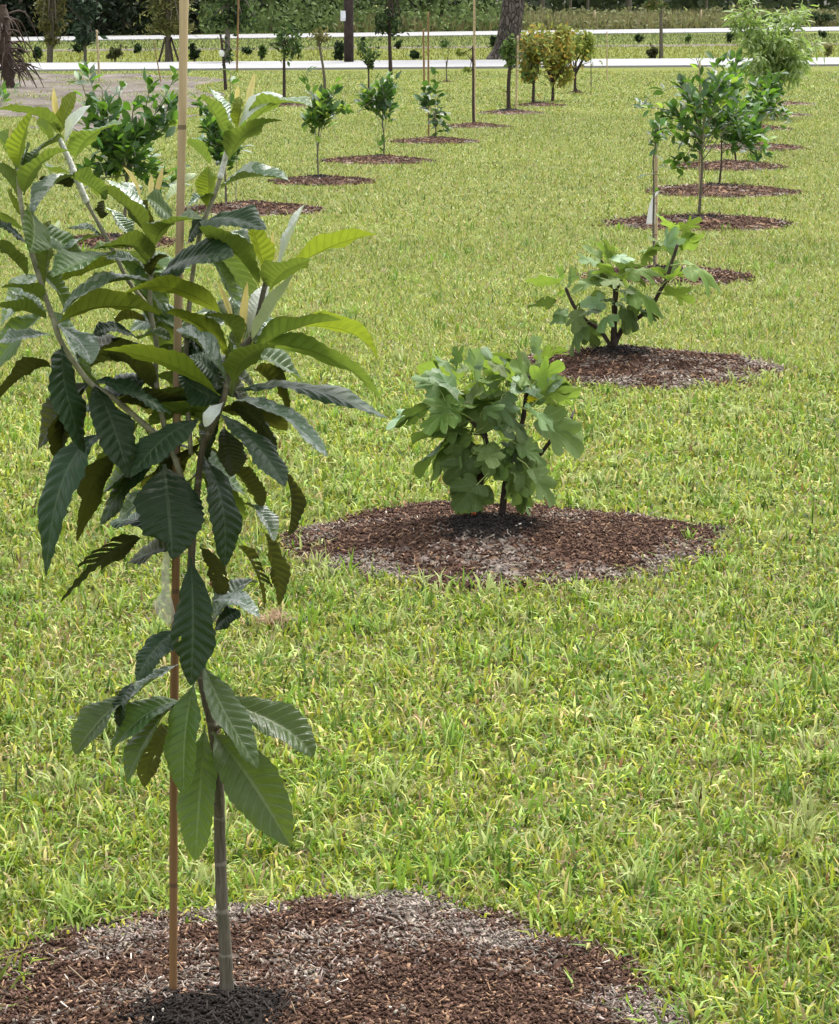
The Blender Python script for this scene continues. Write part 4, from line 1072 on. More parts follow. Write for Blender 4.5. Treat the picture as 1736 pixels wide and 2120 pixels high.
F1 = lambda p: (801.6 + p[0] * .2586, 686.2 + p[1] * .2586)
F2 = lambda p: (1077.4 + p[0] * .2586, 423.3 + p[1] * .2586)
FIG1 = [((1050,270),(830,90),'U','fy',.6),((985,372),(715,238),'U','fy',.5),((1200,388),(1400,235),'U','fy',.95),((555,372),(250,232),'U','fy',.42),((690,325),(705,165),'T','fp',.75),((560,262),(540,138),'T','fd',.8),
 ((470,455),(262,370),'T','fd',.55),((520,445),(375,370),'T','fp',.6),((895,640),(540,455),'T','fm',.8),((870,655),(425,505),'U','fy',.4),((575,645),(285,545),'T','fm',.8),((310,600),(35,705),'U','fd',.4),((200,662),(0,782),'T','fp',.4),
 ((620,765),(185,835),'U','fd',.5),((590,770),(385,765),'T','fm',.5),((600,835),(165,995),'U','fd',.36),((540,870),(268,1122),'T','fm',.45),((605,880),(440,1000),'U','fd',.3),((665,1000),(455,1225),'T','fd',.95),((720,1222),(520,1430),'T','fd',.95),
 ((790,945),(855,1088),'T','fm',1.5),((1015,1080),(1045,1395),'T','fm',.75),((1060,1065),(1175,1320),'T','fm',.75),((1150,1110),(1325,1395),'T','fm',.55),((1235,700),(1555,985),'T','fm',.75),((1380,720),(1575,835),'T','fy',.7),
 ((1050,905),(1285,1065),'T','fm',.55),((960,900),(1065,1035),'T','fd',.9),((960,480),(1050,645),'T','fm',.8),((905,540),(880,705),'T','fp',.8),((1260,512),(1545,415),'U','fm',.42),((1290,440),(1385,375),'T','fp',.9),((1280,530),(1365,665),'U','fd',.6),
 ((1360,565),(1525,485),'U','fy',.7),((1200,192),(1210,60),'T','fp',.7),((1230,225),(1435,115),'U','fy',.45),((950,372),(845,160),'T','fp',.42),((770,310),(715,145),'U','fm',.6),((740,430),(885,335),'U','fy',.5),((900,690),(1010,810),'T','fp',.9),
 ((850,720),(935,880),'U','fm',.45),((1210,450),(1120,570),'T','fp',.7),((1110,365),(1015,265),'T','fm',1.0),((700,930),(610,985),'T','fd',.8),((710,1000),(645,1170),'U','fd',.6),((930,1015),(925,1150),'T','fm',.8),((1080,1260),(1115,1415),'U','fd',.6),
 ((480,655),(320,695),'T','fy',.7),((640,560),(760,470),'T','fm',.7),((820,560),(700,520),'U','fd',.6),((1000,700),(1120,800),'T','fd',.6),((700,760),(620,830),'U','fd',.6),((760,640),(860,560),'T','fd',.7),((1180,640),(1260,760),'T','fd',.7),((640,290),(560,330),'T','fm',.8),((860,250),(960,330),'T','fm',.6),((430,220),(520,300),'T','fd',.5)]
FIG2 = [((260,800),(50,805),'U','fd',.38),((375,870),(222,942),'T','fd',.55),((450,850),(430,990),'T','fm',1.2),((530,850),(625,830),'T','fd',.35),((500,962),(318,1135),'T','fd',.38),((520,960),(610,1135),'U','fd',1.0),((665,790),(475,802),'T','fp',.75),
 ((640,600),(405,702),'T','fm',.48),((640,700),(415,765),'U','fd',.35),((735,650),(555,590),'U','fd',.55),((625,440),(498,328),'T','fm',.45),((600,462),(488,450),'T','fd',.5),((700,432),(615,305),'U','fy',.7),((720,420),(672,270),'U','fy',.4),((740,432),(910,400),'T','fp',.4),
 ((780,455),(965,430),'U','fd',.45),((770,585),(655,415),'U','fy',.65),((790,595),(895,550),'U','fy',1.2),((870,532),(1105,468),'T','fy',.48),((1050,520),(1185,500),'U','fy',.6),((960,440),(1030,355),'U','fy',.6),((1010,362),(1105,340),'U','fd',.3),((1165,375),(1180,225),'T','fp',.95),
 ((1110,315),(1045,225),'U','fy',.6),((1205,200),(1115,75),'U','fy',.55),((1290,205),(1425,85),'U','fy',.65),((1265,315),(1255,205),'U','fy',.7),((1290,345),(1455,220),'U','fy',.55),((1345,480),(1655,565),'T','fy',.42),((1175,545),(1260,465),'T','fm',.9),((1180,600),(1345,518),'U','fy',.35),
 ((900,690),(1195,782),'T','fy',.5),((1160,702),(1395,765),'U','fy',.45),((830,742),(945,718),'T','fm',.6),((920,742),(965,892),'T','fm',.75),((800,780),(885,852),'T','fd',.4),((850,842),(965,995),'T','fd',.75),((830,860),(880,1045),'T','fm',.55),((1000,852),(1085,905),'T','fd',.5),
 ((720,880),(615,935),'T','fd',.35),((790,610),(660,600),'T','fm',.5),((300,622),(40,545),'U','fy',.28),((330,600),(285,505),'U','fy',.7),((400,622),(400,505),'T','fp',.8),((350,702),(265,722),'U','fy',.5),((900,580),(1005,655),'U','fm',.5),((820,682),(905,690),'T','fd',.5),((665,770),(745,780),'T','fd',.4)]
def fig(name_y, cfun, leaves, stems, label, dep, seed, dense=True, cxm=880):
    rnd = random.Random(seed)
    bx, by = cfun(stems[0][0][0]); g = atY(bx, by, dep)
    root = empty('fig_bush', (g.x, dep, 0), label, 'fig bush', 'young fig bushes in mulch beds')
    for pl, r0, r1, dz in stems:
        pts = [atY(*cfun(p), dep - dz * i / max(1, len(pl) - 1)) for i, p in enumerate(pl)]
        if pts[0].z < 0.16: pts[0].z = min(pts[0].z, surf_z(pts[0].x, pts[0].y) - 0.01)
        stem('stem', pts, [r0 + (r1 - r0) * i / (len(pts) - 1) for i in range(len(pts))], M['bark_dark'], root, 8, 4, .1)
    more = []
    for (b, t, face, mt, wr) in leaves:
        if rnd.random() < .28:
            j1, j2 = (rnd.gauss(0, 45), rnd.gauss(0, 30)), (rnd.gauss(0, 60), rnd.gauss(0, 40))
            more.append(((b[0] * .86 + cxm * .14 + j1[0], b[1] + j1[1]), (t[0] * .86 + cxm * .14 + j2[0], t[1] + j2[1]), face, mt, wr))
    for i, (b, t, face, mt, wr) in enumerate(leaves + (more if dense else [])):
        d0 = rnd.uniform(-.10, .10) + (.05 if face == 'T' else -.02)
        bp = atY(*cfun(b), dep - d0); zc = dep
        tp0 = atY(*cfun(t), dep - d0); La = (tp0 - bp).length
        Lt = max(La, rnd.uniform(.078, .108) if La > .05 else La * 1.4)
        dz = math.sqrt(max(0, Lt * Lt - La * La)) * (1 if face == 'T' else rnd.choice((1, -1)))
        tp = atY(*cfun(t), dep - d0 - dz)
        L = (tp - bp).length
        Wt = L * rnd.uniform(1.05, 1.25)          # full width of the unit leaf is about 0.84
        ratio = min(1, (wr * La / 0.84) / Wt)
        fr = frame(bp, tp, max(.25, ratio), face == 'T')
        o = link('leaf', FIGM[(mt, rnd.randrange(6))])
        set_leaf(o, root, bp, *fr, L, Wt)
    return root
fy1 = beds[1].y + 0.02
fig1 = fig(0, F1, FIG1, [([(715,1460),(738,1260),(752,1120),(775,1000),(790,880),(745,800),(690,735),(640,690)], .011, .006, .03), ([(745,1180),(820,1120),(900,1085),(960,1030)], .008, .005, .08), ([(915,1390),(940,1250),(960,1160),(985,1020),(1020,900),(1080,720),(1105,560),(1130,350)], .012, .006, .02),
   ([(960,1160),(1080,1090),(1170,1040),(1300,880),(1390,710),(1410,600)], .008, .005, -.05), ([(790,880),(765,700),(730,560),(725,430),(745,370)], .007, .005, -.05), ([(1470,700),(1490,640)], .005, .004, -.05)],
   'dense round fig bush with many broad lobed leaves and green figs, nearer of two', fy1, 5)
fy2 = beds[2].y + 0.03
fig2 = fig(0, F2, FIG2, [([(745,1175),(745,1080),(748,960),(752,800),(757,680),(700,560),(655,480),(635,445)], .016, .008, .03), ([(757,690),(790,640),(805,600)], .008, .006, .02), ([(745,1070),(820,985),(950,900),(1060,790),(1110,700),(1170,590),(1210,460),(1255,320)], .011, .007, .04), ([(735,1085),(640,1010),(540,940),(450,850),(390,740),(360,665)], .011, .007, .06)],
   'open fig bush with spreading dark stems and fewer leaves, farther of two', fy2, 9, False)
def ball(name, c, r, mat, parent, sq=1.0):
    V, F = [], []
    for i in range(7):
        for j in range(10):
            a, b2 = math.pi * i / 6, 2 * math.pi * j / 10
            V.append((r * math.sin(a) * math.cos(b2), r * math.sin(a) * math.sin(b2), r * sq * math.cos(a) * (1 if i < 4 else .85)))
    for i in range(6):
        for j in range(10):
            F.append((i * 10 + j, (i + 1) * 10 + j, (i + 1) * 10 + (j + 1) % 10, i * 10 + (j + 1) % 10))
    o = link(name, mesh(name, V, F, mat), parent); o.location = c
    return o
ball('fruit', atY(*F1((1070, 432)), fy1 - .04), .016, M['figfruit'], fig1, 1.1)
ball('fruit', atY(*F1((1215, 540)), fy1 - .04), .019, M['figfruit'], fig1, 1.1)
M['yellow'] = plain('yellow_leaf', (0.75, 0.62, 0.03), 0.6, .15, 30)
M['orange'] = plain('orange_plastic', (0.75, 0.16, 0.03), 0.5, .15, 60)
o = link('leaf', FIGM[('fy', 0)].copy(), fig1); o.data.materials[0] = M['yellow']; tag(o, 'small bright yellow withered leaf')
fr = frame(atY(*F1((1115, 545)), fy1 - .05), atY(*F1((1185, 540)), fy1 - .06), .8, True)
set_leaf(o, fig1, atY(*F1((1125, 545)), fy1 - .05), *fr, .028, .028)
og = atY(*F1((686, 1470)), fy1 - .06)
og.z = surf_z(og.x, og.y)
V, F = tube([(0, 0, 0), (.002, 0, .012), (.004, 0, .024), (.006, 0, .030)], [.006, .007, .005, .0015], 6)
tag(link('marker_tag', mesh('marker_tag', V, F, M['orange'])), 'tiny orange marker at the foot of the dense fig bush', 'tag').location = og

# ------------------------------------------------------------------ small-leaved trees
def small_leaf(mat, var, slim=0.225):
    V, UV, F = [], [], []
    bend = (0.05, 0.16, 0.28)[var]; fold = (0.25, 0.12, 0.3)[var]
    nu = 5
    for i in range(nu + 1):
        u = i / nu
        wv = slim * math.sin(math.pi * min(1, u * .96 + .02)) ** .9 + .004
        for v in (-1, 0, 1):
            V.append((u, v * wv, -bend * u * u + fold * abs(v) * wv)); UV.append((u, v))
    for i in range(nu):
        for j in range(2):
            a = i * 3 + j; F.append((a, a + 3, a + 4, a + 1))
    return mesh('small_leaf', V, F, M[mat], True, uv=UV)
SL = {(m_, v): small_leaf(m_, v) for m_ in ('cd', 'cm', 'cl') for v in range(3)}
for v in range(3): SL[('pe', v)] = small_leaf('pe', v, .11)
SLR = {v: small_leaf('cd', v, .36) for v in range(3)}
def tmpl(me):
    v = np.empty(len(me.vertices) * 3); me.vertices.foreach_get('co', v)
    return v.reshape(-1, 3), [tuple(p.vertices) for p in me.polygons]
TM = {k: tmpl(v) for k, v in SL.items()}
class Rest:
    """leaves past the three hundred that are objects of their own, joined per material"""
    def __init__(s): s.d = {}; s.n = 0
    def add(s, key, p, d, s_, n, L):
        V, F = TM[key]; R = np.array([d, s_, n]) * L
        a = s.d.setdefault(key[0], [[], [], 0, []])
        a[0].append(V @ R + np.array(p)); a[1].append(np.array(F) + a[2]); a[2] += len(V)
        a[3].append(np.array([(x, -1 + (i % 3)) for i, x in enumerate(V[:, 0])]))
    def build(s, root):
        for m_, (V, F, _, U) in s.d.items():
            me = mesh('foliage', np.concatenate(V) - np.array(root.location), np.concatenate(F), M[m_], True, uv=np.concatenate(U))
            o = link('foliage', me, root); o.matrix_parent_inverse = Matrix.Identity(4); tag(o, kind='stuff')

def place_leaf(root, key, p, d, L, rnd, rest, up=0.9, rl=False):
    d = d.normalized()
    n = Vector((rnd.gauss(0, .45), rnd.gauss(0, .45), up)); s = n.cross(d)
    if s.length < 1e-3: s = Vector((1, 0, 0)).cross(d)
    s.normalize(); n = d.cross(s)
    rest.n += 1
    if rest.n > 300:
        rest.add(key, p, d, s, n, L); return
    o = link('leaf', SLR[key[1]] if rl else SL[key])
    set_leaf(o, root, p, d, s, n, L, L)

def leafy_tree(name, base, trunk, crowns, n, L, mats, label, cat, group, seed, rt=.012, shoots=(), up_bias=.45, droop=0.0, bark='bark', nbranch=9, round_leaf=False, dmax=None, hgt=True):
    """base px, trunk list of px points, crowns [(cx,cy,rx,ry,weight)] px at the base's distance"""
    rnd = random.Random(seed)
    g = ground(*base)
    # raise for the mound it stands on
    z = surf_z(g.x, g.y)
    if z > 0.01:
        g = ground(base[0], base[1], z)
    Y = g.y
    root = empty(name, (g.x, Y, 0), label, cat, group)
    tp = [Vector((g.x, Y, z - .02))] + [atY(x, y, Y + rnd.uniform(-.02, .02)) for x, y in trunk]
    stem('trunk', tp, [rt * (1 - .45 * i / (len(tp) - 1)) for i in range(len(tp))], M[bark], root, 7, 4, .08)
    top = tp[-1]; ppm = FP / ((g - EYE).dot(FWD))
    tot = sum(c[4] for c in crowns)
    left = n
    targets = []; todo = []
    for c in crowns:
        k = max(2, round(nbranch * c[4] / tot)); cl = round(n * c[4] / tot)
        cc = atY(c[0], c[1], Y); rx, rz = c[2] / ppm, c[3] / ppm
        for i in range(k):
            for _ in range(30):
                q = Vector((rnd.uniform(-1, 1), rnd.uniform(-1, 1), rnd.uniform(-1, 1)))
                if .35 < q.length < 1: break
            ry = min(rx, dmax) if dmax else rx
            targets.append((cc + Vector((q.x * rx, q.y * ry, q.z * rz)), cl / k))
    for sh in shoots:                      # explicit px polylines with a leaf count
        targets.append(([atY(x, y, Y + rnd.uniform(-.08, .08)) for x, y in sh[0]], sh[1]))
    for tg, k in targets:
        if isinstance(tg, list): pl = tg
        else:
            st = tp[-1] if rnd.random() < .6 or len(tp) < 3 else tp[-2].lerp(tp[-1], rnd.random())
            mid = st.lerp(tg, .5) + Vector((rnd.uniform(-.04, .04), rnd.uniform(-.04, .04), rnd.uniform(-.02, .06)))
            pl = [st, mid, tg]
        stem('branch', pl, [max(.0025, rt * .45 * (1 - .6 * i / (len(pl) - 1))) for i in range(len(pl))], M[bark if rt > .014 else 'green_stem'], root, 5, 3)
        sm, _ = smooth_path(pl, [0] * len(pl), 6)
        kk = int(k) + (1 if rnd.random() < k - int(k) else 0)
        for i in range(kk):
            t = (.30 + .70 * rnd.random() ** .8) if not isinstance(tg, list) else rnd.random()
            f = t * (len(sm) - 1); a = int(min(f, len(sm) - 2)); p = sm[a].lerp(sm[a + 1], f - a)
            ax = (sm[a + 1] - sm[a]).normalized()
            rd = Vector((rnd.gauss(0, 1), rnd.gauss(0, 1), rnd.gauss(0, .6))).normalized()
            d = ax * .5 + rd * .9 + Vector((0, 0, up_bias - droop))
            mt = rnd.choices([m_[0] for m_ in mats], [m_[1] for m_ in mats])[0]
            key = (mt, rnd.randrange(3))
            pp = p + rd * (.25 * L * rnd.random())
            if not isinstance(tg, list) and rnd.random() < .5: pp = pp + Vector((rnd.gauss(0, .5), rnd.gauss(0, .5), rnd.gauss(0, .5))) * L * .8
            todo.append((key, pp, d, L * rnd.uniform(.7, 1.15)))
    # the nearest leaves first: they show largest
    rest = Rest()
    todo.sort(key=lambda q: q[1].y)
    for key, pp, d, LL in todo: place_leaf(root, key, pp, d, LL, rnd, rest, rl=round_leaf)
    rest.build(root)
    return root
CG = 'young citrus trees in mulch beds'
citr = [('cd', 5), ('cm', 4), ('cl', .5)]
# right row
c5 = leafy_tree('citrus_tree', (1446, 443), [(1450, 395), (1453, 340), (1450, 290)], [(1445, 240, 92, 72, 3), (1395, 205, 72, 48, 1.4), (1475, 165, 55, 50, 1.3), (1420, 320, 40, 44, .6)], 420, .100, citr,
   'full glossy citrus with a pale cane along its trunk and a long left branch', 'citrus tree', CG, 21, .013, [([(1450, 290), (1400, 235), (1345, 222), (1326, 221)], 22), ([(1450, 250), (1410, 180), (1370, 190)], 14), ([(1450, 230), (1450, 160), (1440, 118)], 12)], nbranch=20)
leafy_tree('citrus_tree', (1488, 380), [(1493, 330), (1492, 281)], [(1522, 235, 68, 78, 3), (1508, 165, 52, 50, 1)], 420, .105, citr, 'citrus on a thin curved dark trunk just behind the full citrus', 'citrus tree', CG, 22, .010, bark='bark_dark', nbranch=16)
leafy_tree('citrus_tree', (1524, 336), [(1520, 300), (1528, 260)], [(1562, 215, 56, 70, 2), (1556, 310, 42, 42, 1.2), (1545, 160, 46, 46, 1)], 400, .110, citr, 'citrus with a low skirt of leaves, at the right of the citrus clump', 'citrus tree', CG, 23, .011, bark='bark_dark', nbranch=16)
leafy_tree('citrus_tree', (1560, 300), [(1572, 270), (1580, 220)], [(1592, 190, 36, 50, 2), (1618, 235, 24, 20, .5)], 200, .11, citr, 'hidden-trunk citrus reaching out below the feathery pale tree', 'citrus tree', CG, 24, .011, nbranch=12)
# peach with long thin leaves
pch = leafy_tree('peach_tree', (1596, 240), [(1598, 190), (1592, 130)], [(1590, 68, 104, 100, 3), (1608, 130, 96, 70, 1.6), (1560, 25, 55, 55, 1), (1642, 100, 58, 85, 1.3)], 2600, .145, [('pe', 1)],
   'feathery pale green tree with long narrow drooping leaves, far right', 'tree', None, 25, .02, up_bias=.2, droop=.75, nbranch=34)
# sapling on the cane with white ribbon
leafy_tree('citrus_sapling', (1355, 556), [(1352, 480), (1353, 400), (1352, 330), (1358, 290)], [(1362, 290, 22, 42, 1.6), (1378, 265, 14, 24, .6)], 46, .062, [('cd', 3), ('cm', 3)], 'thin whippy sapling climbing the cane with the white ribbon', 'sapling', None, 26, .008, [([(1353, 360), (1335, 362)], 2), ([(1352, 400), (1362, 395)], 2)], nbranch=7)
# left row
leafy_tree('citrus_tree', (262, 508), [(258, 450), (262, 400), (262, 350)], [(265, 330, 108, 80, 3), (225, 260, 72, 80, 1.6), (325, 270, 58, 80, 1.4), (330, 390, 45, 36, .6)], 640, .10, [('cd', 9), ('cm', 5), ('cl', .3)],
   'bushy multi-shoot citrus with upright green shoots, behind the bamboo cane', 'citrus tree', CG, 27, .013,
   [([(240, 300), (190, 230), (163, 150)], 24), ([(235, 300), (205, 220), (180, 148)], 24), ([(250, 300), (240, 240), (250, 180)], 20), ([(270, 300), (300, 230), (310, 170)], 12), ([(280, 300), (330, 220), (366, 150)], 24), ([(270, 300), (275, 230), (282, 205)], 10), ([(225, 300), (210, 240), (213, 185)], 10)], nbranch=18)
leafy_tree('citrus_tree', (468, 428), [(467, 390), (464, 330)], [(455, 285, 55, 62, 3), (420, 240, 30, 40, .7), (500, 300, 36, 36, .8)], 330, .095, [('cd', 6), ('cm', 3), ('cl', .5)],
   'dark citrus on two thin trunks, right of the bamboo cane', 'citrus tree', CG, 28, .011, [([(465, 290), (475, 220), (478, 150)], 12), ([(487, 424), (489, 380), (490, 310)], 2)], nbranch=14)
leafy_tree('citrus_tree', (659, 366), [(657, 320), (661, 258)], [(680, 218, 52, 54, 2.2), (648, 225, 34, 48, 1.2), (672, 262, 32, 22, .6)], 260, .105, [('cd', 5), ('cm', 3), ('cl', 1.6)], 'small citrus with pale flushing leaves and one tall shoot', 'citrus tree', CG, 29, .010, [([(660, 240), (640, 190), (634, 140)], 12), ([(680, 240), (706, 210), (712, 195)], 6)], nbranch=11)
leafy_tree('citrus_tree', (793, 325), [(795, 290), (790, 245)], [(788, 210, 50, 44, 2), (808, 188, 36, 34, 1), (752, 198, 24, 24, .6)], 260, .105, [('cd', 6), ('cm', 3), ('cl', .6)], 'low citrus with twigs hanging at its left side', 'citrus tree', CG, 30, .010, [([(770, 210), (748, 225), (738, 245)], 6), ([(793, 300), (784, 290), (781, 305)], 6)], nbranch=11)
leafy_tree('citrus_sapling', (900, 288), [(902, 262), (898, 235)], [(897, 205, 26, 58, 1.6), (904, 250, 20, 30, .8)], 90, .105, [('cd', 4)], 'sparse sapling with round dark leaves, tied to a cane with a white tag', 'sapling', None, 31, .009, nbranch=7, round_leaf=True)
# leaves at the left edge
leafy_tree('citrus_tree', (-8, 300), [(-6, 260), (-4, 230)], [(0, 190, 30, 26, 1)], 40, .11, [('cm', 4), ('cl', 1)], 'bright green citrus cut off by the left edge', 'citrus tree', CG, 32, .011, nbranch=6)

# canes near the saplings
def up_cane(xb, yb, xt, yt, r, mat, label, group='canes beside young trees'):
    g = ground(xb, yb); z = surf_z(g.x, g.y)
    if z > .01: g = ground(xb, yb, z)
    p0 = Vector((g.x, g.y, -.02 + z)); p1 = atY(xt, yt, g.y)
    return cane([p0, p0.lerp(p1, .5), p1], [r, r, r * .9], M[mat], label, group, 7)
up_cane(1448, 441, 1448, 128, .0085, 'bamboo', 'pale cane along the trunk of the full citrus on the right')
sw = up_cane(1357, 552, 1358, 243, .011, 'bamboo', 'grey cane with a white ribbon tied low on it')
rb_y = ground(1357, 552).y
rb = ribbon([atY(1362, 396, rb_y - .02), atY(1352, 408, rb_y - .03), atY(1349, 430, rb_y - .035), atY(1346, 463, rb_y - .03)], [.012, .02, .04, .055], M['white_tag'], 'long white ribbon tied to the grey cane behind the farther fig')
up_cane(887, 284, 886, 25, .011, 'bamboo_brown', 'tall thin cane carrying a white tag in the sparse sapling')
ribbon([atY(884, 196, ground(887, 284).y - .03), atY(887, 206, ground(887, 284).y - .035), atY(887, 218, ground(887, 284).y - .03)], [.05, .06, .03], M['white_tag'], 'small white tag on the tall cane of the round-leaved sapling', 'white_tag', cat='tag')
up_cane(982, 255, 981, -20, .016, 'bamboo', 'very tall pale cane rising out of the frame, centre')
up_cane(1068, 228, 1071, 74, .016, 'bamboo', 'pale cane beside the grey sapling near the pine')
up_cane(206, 168, 200, 62, .022, 'bamboo', 'short pale cane standing on the bare soil patch')
up_cane(490, 150, 494, -20, .022, 'bamboo_brown', 'tall greenish cane beside the two slim dark trees')
up_cane(1256, 168, 1256, 65, .012, 'bamboo', 'thin far cane right of the pale green sapling')
up_cane(878, 190, 876, 60, .018, 'bamboo_brown', 'thin cane in the lawn left of the white-tagged cane')
up_cane(333, 170, 318, 85, .012, 'bamboo_brown', 'slender twin stick leaning beside the tall bamboo cane')

# ------------------------------------------------------------------ leaf clouds for far crowns
def cloud(c, r, n, size, pal, seed, squash=1.0, hollow=.0, asp=.5):
    """leaf-sized faces gathered on several overlapping clumps so that the outline is uneven"""
    rg = np.random.default_rng(seed)
    k = 9
    sc = rg.normal(size=(k, 3)); sc /= np.linalg.norm(sc, axis=1, keepdims=True)
    sc *= (rg.random((k, 1)) ** .5) * .72
    sr = .28 + .26 * rg.random(k)
    w_ = sr ** 2; idx = rg.choice(k, n, p=w_ / w_.sum())
    q = rg.normal(size=(n, 3)); q /= np.linalg.norm(q, axis=1, keepdims=True)
    q = sc[idx] + q * (rg.random((n, 1)) ** .45) * sr[idx][:, None]
    st = rg.random(n) < .10
    q[st] = rg.normal(size=(st.sum(), 3)) * .55
    p = np.asarray(c) + q * np.asarray(r)
    return quads(p, size, pal, rg, asp)
def quads(p, size, pal, rg, asp=.5, down=0.0, tilt=None):
    n = len(p)
    d = rg.normal(size=(n, 3)); d[:, 2] -= down; d /= np.linalg.norm(d, axis=1, keepdims=True)
    u = rg.normal(size=(n, 3)); u[:, 2] += .8
    s = np.cross(d, u); s /= np.linalg.norm(s, axis=1, keepdims=True) + 1e-9
    L = (size * (.6 + .8 * rg.random(n)))[:, None]
    V = np.stack([p - d * L * .5, p + s * L * asp * .5 + np.array((0, 0, .03)) * L, p + d * L * .5, p - s * L * asp * .5 + np.array((0, 0, .03)) * L], 1).reshape(-1, 3)
    F = np.arange(n)[:, None] * 4 + np.arange(4)
    pal = np.asarray(pal)
    c = pal[rg.integers(0, len(pal), n)] * (.7 + .6 * rg.random((n, 1)))
    return V, F, np.repeat(c, 4, axis=0)
def join(ps):
    off = 0; V, F, C = [], [], []
    for v, f, c in ps:
        V.append(v); F.append(f + off); C.append(c); off += len(v)
    return np.concatenate(V), np.concatenate(F), np.concatenate(C)
def far_tree(name, base, trunk, crowns, n, size, pal, label, cat, group, seed, rt, bark='bark', limbs=5, asp=.5, ground_y=None, parts_name='crown', lean=0.0):
    rnd = random.Random(seed)
    g = ground(*base); z = surf_z(g.x, g.y)
    if z > .01: g = ground(base[0], base[1], z)
    Y = g.y; ppm = FP / ((g - EYE).dot(FWD))
    root = empty(name, (g.x, Y, 0), label, cat, group)
    tp = [Vector((g.x, Y, z - .03))] + [atY(x, y, Y) for x, y in trunk]
    if len(tp) > 1:
        stem('trunk', tp, [rt * (1 - .5 * i / (len(tp) - 1)) for i in range(len(tp))], M[bark], root, 8, 4, .05)
    ps = []
    tot = sum(c[4] for c in crowns) if crowns else 1
    for i, c in enumerate(crowns):
        cc = atY(c[0], c[1], Y); rx, rz = c[2] / ppm, c[3] / ppm
        ps.append(cloud(cc, (rx, rx, rz), int(n * c[4] / tot), size, pal, seed * 10 + i, asp=asp))
        for k in range(limbs):
            e = cc + Vector((rnd.uniform(-.8, .8) * rx, rnd.uniform(-.8, .8) * rx, rnd.uniform(-.6, .8) * rz))
            st = tp[-1] if len(tp) < 3 else tp[-2].lerp(tp[-1], rnd.random())
            stem('branch', [st, st.lerp(e, .5) + Vector((0, 0, .05 * rz)), e], [rt * .45, rt * .3, rt * .12], M[bark], root, 5, 3)
    if ps:
        V, F, C = join(ps)
        V = V - np.array(root.location)
        cr = link(parts_name, fast_mesh(parts_name, V, F, M['leafcloud'], C), root)
        cr.matrix_parent_inverse = Matrix.Identity(4)
        tag(cr, kind='stuff')
    return root
DG = [(0.035, 0.06, 0.025), (0.05, 0.085, 0.03), (0.025, 0.045, 0.02)]
MG = [(0.09, 0.15, 0.04), (0.13, 0.19, 0.055), (0.06, 0.11, 0.03)]
OLV = [(0.16, 0.155, 0.055), (0.21, 0.20, 0.075), (0.12, 0.125, 0.045)]
ORG = [(0.33, 0.22, 0.045), (0.28, 0.27, 0.06), (0.22, 0.26, 0.06), (0.33, 0.31, 0.07), (0.19, 0.24, 0.055)]
LIM = [(0.22, 0.28, 0.06), (0.17, 0.23, 0.055), (0.28, 0.30, 0.07)]
SG = 'slim saplings on the far lawn'
far_tree('sapling', (980, 257), [(979, 200), (979, 150), (978, 95)], [(957, 108, 14, 12, 1), (968, 145, 12, 8, .7)], 90, .07, LIM, 'bare tall sapling with a few pale leaf sprays, centre', 'sapling', SG, 41, .02, 'bark_dark', 2)
far_tree('sapling', (1053, 228), [(1052, 180), (1056, 130), (1060, 95)], [(1056, 108, 22, 44, 1)], 300, .09, MG, 'grey-green sapling with dark lower trunk, left of the orange ones', 'sapling', SG, 42, .035, 'bark_dark', 4)
far_tree('sapling', (1103, 217), [(1104, 180), (1104, 140)], [(1098, 125, 40, 50, 1.2), (1106, 98, 40, 40, .8)], 1100, .10, [ORG[0], ORG[2], MG[0], ORG[1], (0.12, .13, .04)], 'sapling with drooping orange-brown leaves, left of the two orange ones', 'sapling', SG, 43, .03, 'bark_dark', 5, .4)
far_tree('sapling', (1143, 209), [(1144, 180), (1142, 140)], [(1148, 122, 54, 68, 2), (1122, 98, 48, 46, 1), (1165, 95, 40, 44, .8)], 2300, .10, ORG, 'rounded orange-yellow sapling, fullest on the far lawn', 'sapling', SG, 44, .028, 'bark_dark', 6, .4)
far_tree('sapling', (1190, 193), [(1190, 160), (1192, 120)], [(1200, 106, 38, 46, 1), (1215, 85, 22, 24, .4)], 800, .10, LIM, 'pale yellow-green sapling right of the orange ones', 'sapling', SG, 45, .03, 'bark_dark', 5, .4)
far_tree('sapling', (1223, 180), [(1223, 150), (1222, 90)], [(1222, 82, 10, 20, 1)], 70, .10, LIM, 'wispy little sapling before the near road, right of the pale green one', 'sapling', SG, 46, .012, 'bark', 2)
far_tree('sapling', (588, 216), [(588, 170), (588, 120), (590, 88)], [(590, 84, 42, 40, 1)], 300, .09, DG + MG, 'slim tree with grey trunk and thin dark crown behind the silver leaf', 'sapling', SG, 47, .032, 'bark_dark', 5)
far_tree('sapling', (673, 197), [(670, 150), (662, 100), (659, 76)], [(661, 76, 24, 26, 1)], 110, .09, OLV, 'leaning thin sapling with brown trunk and few leaves', 'sapling', SG, 48, .03, 'bark', 3)
far_tree('sapling', (763, 195), [(763, 160), (763, 125)], [(762, 106, 34, 36, 1), (764, 132, 10, 11, .4)], 300, .08, DG + MG, 'small wispy sapling with dark middle, left of the tall dark trunk', 'sapling', SG, 49, .018, 'bark_dark', 6)
far_tree('sapling', (810, 189), [(808, 140), (806, 80), (806, 0), (806, -60)], [(806, 45, 36, 44, 1.2), (806, -40, 44, 50, 1)], 620, .10, DG, 'tall straight sapling with very dark trunk reaching out of frame', 'sapling', SG, 50, .042, 'bark_dark', 7)
far_tree('sapling', (467, 187), [(464, 140), (460, 100), (456, 70)], [(470, 110, 14, 30, 1)], 60, .09, DG, 'dark twisting sapling with a white tag, behind the tallest silver leaves', 'sapling', SG, 51, .035, 'bark_dark', 3)
ty = ground(467, 187).y
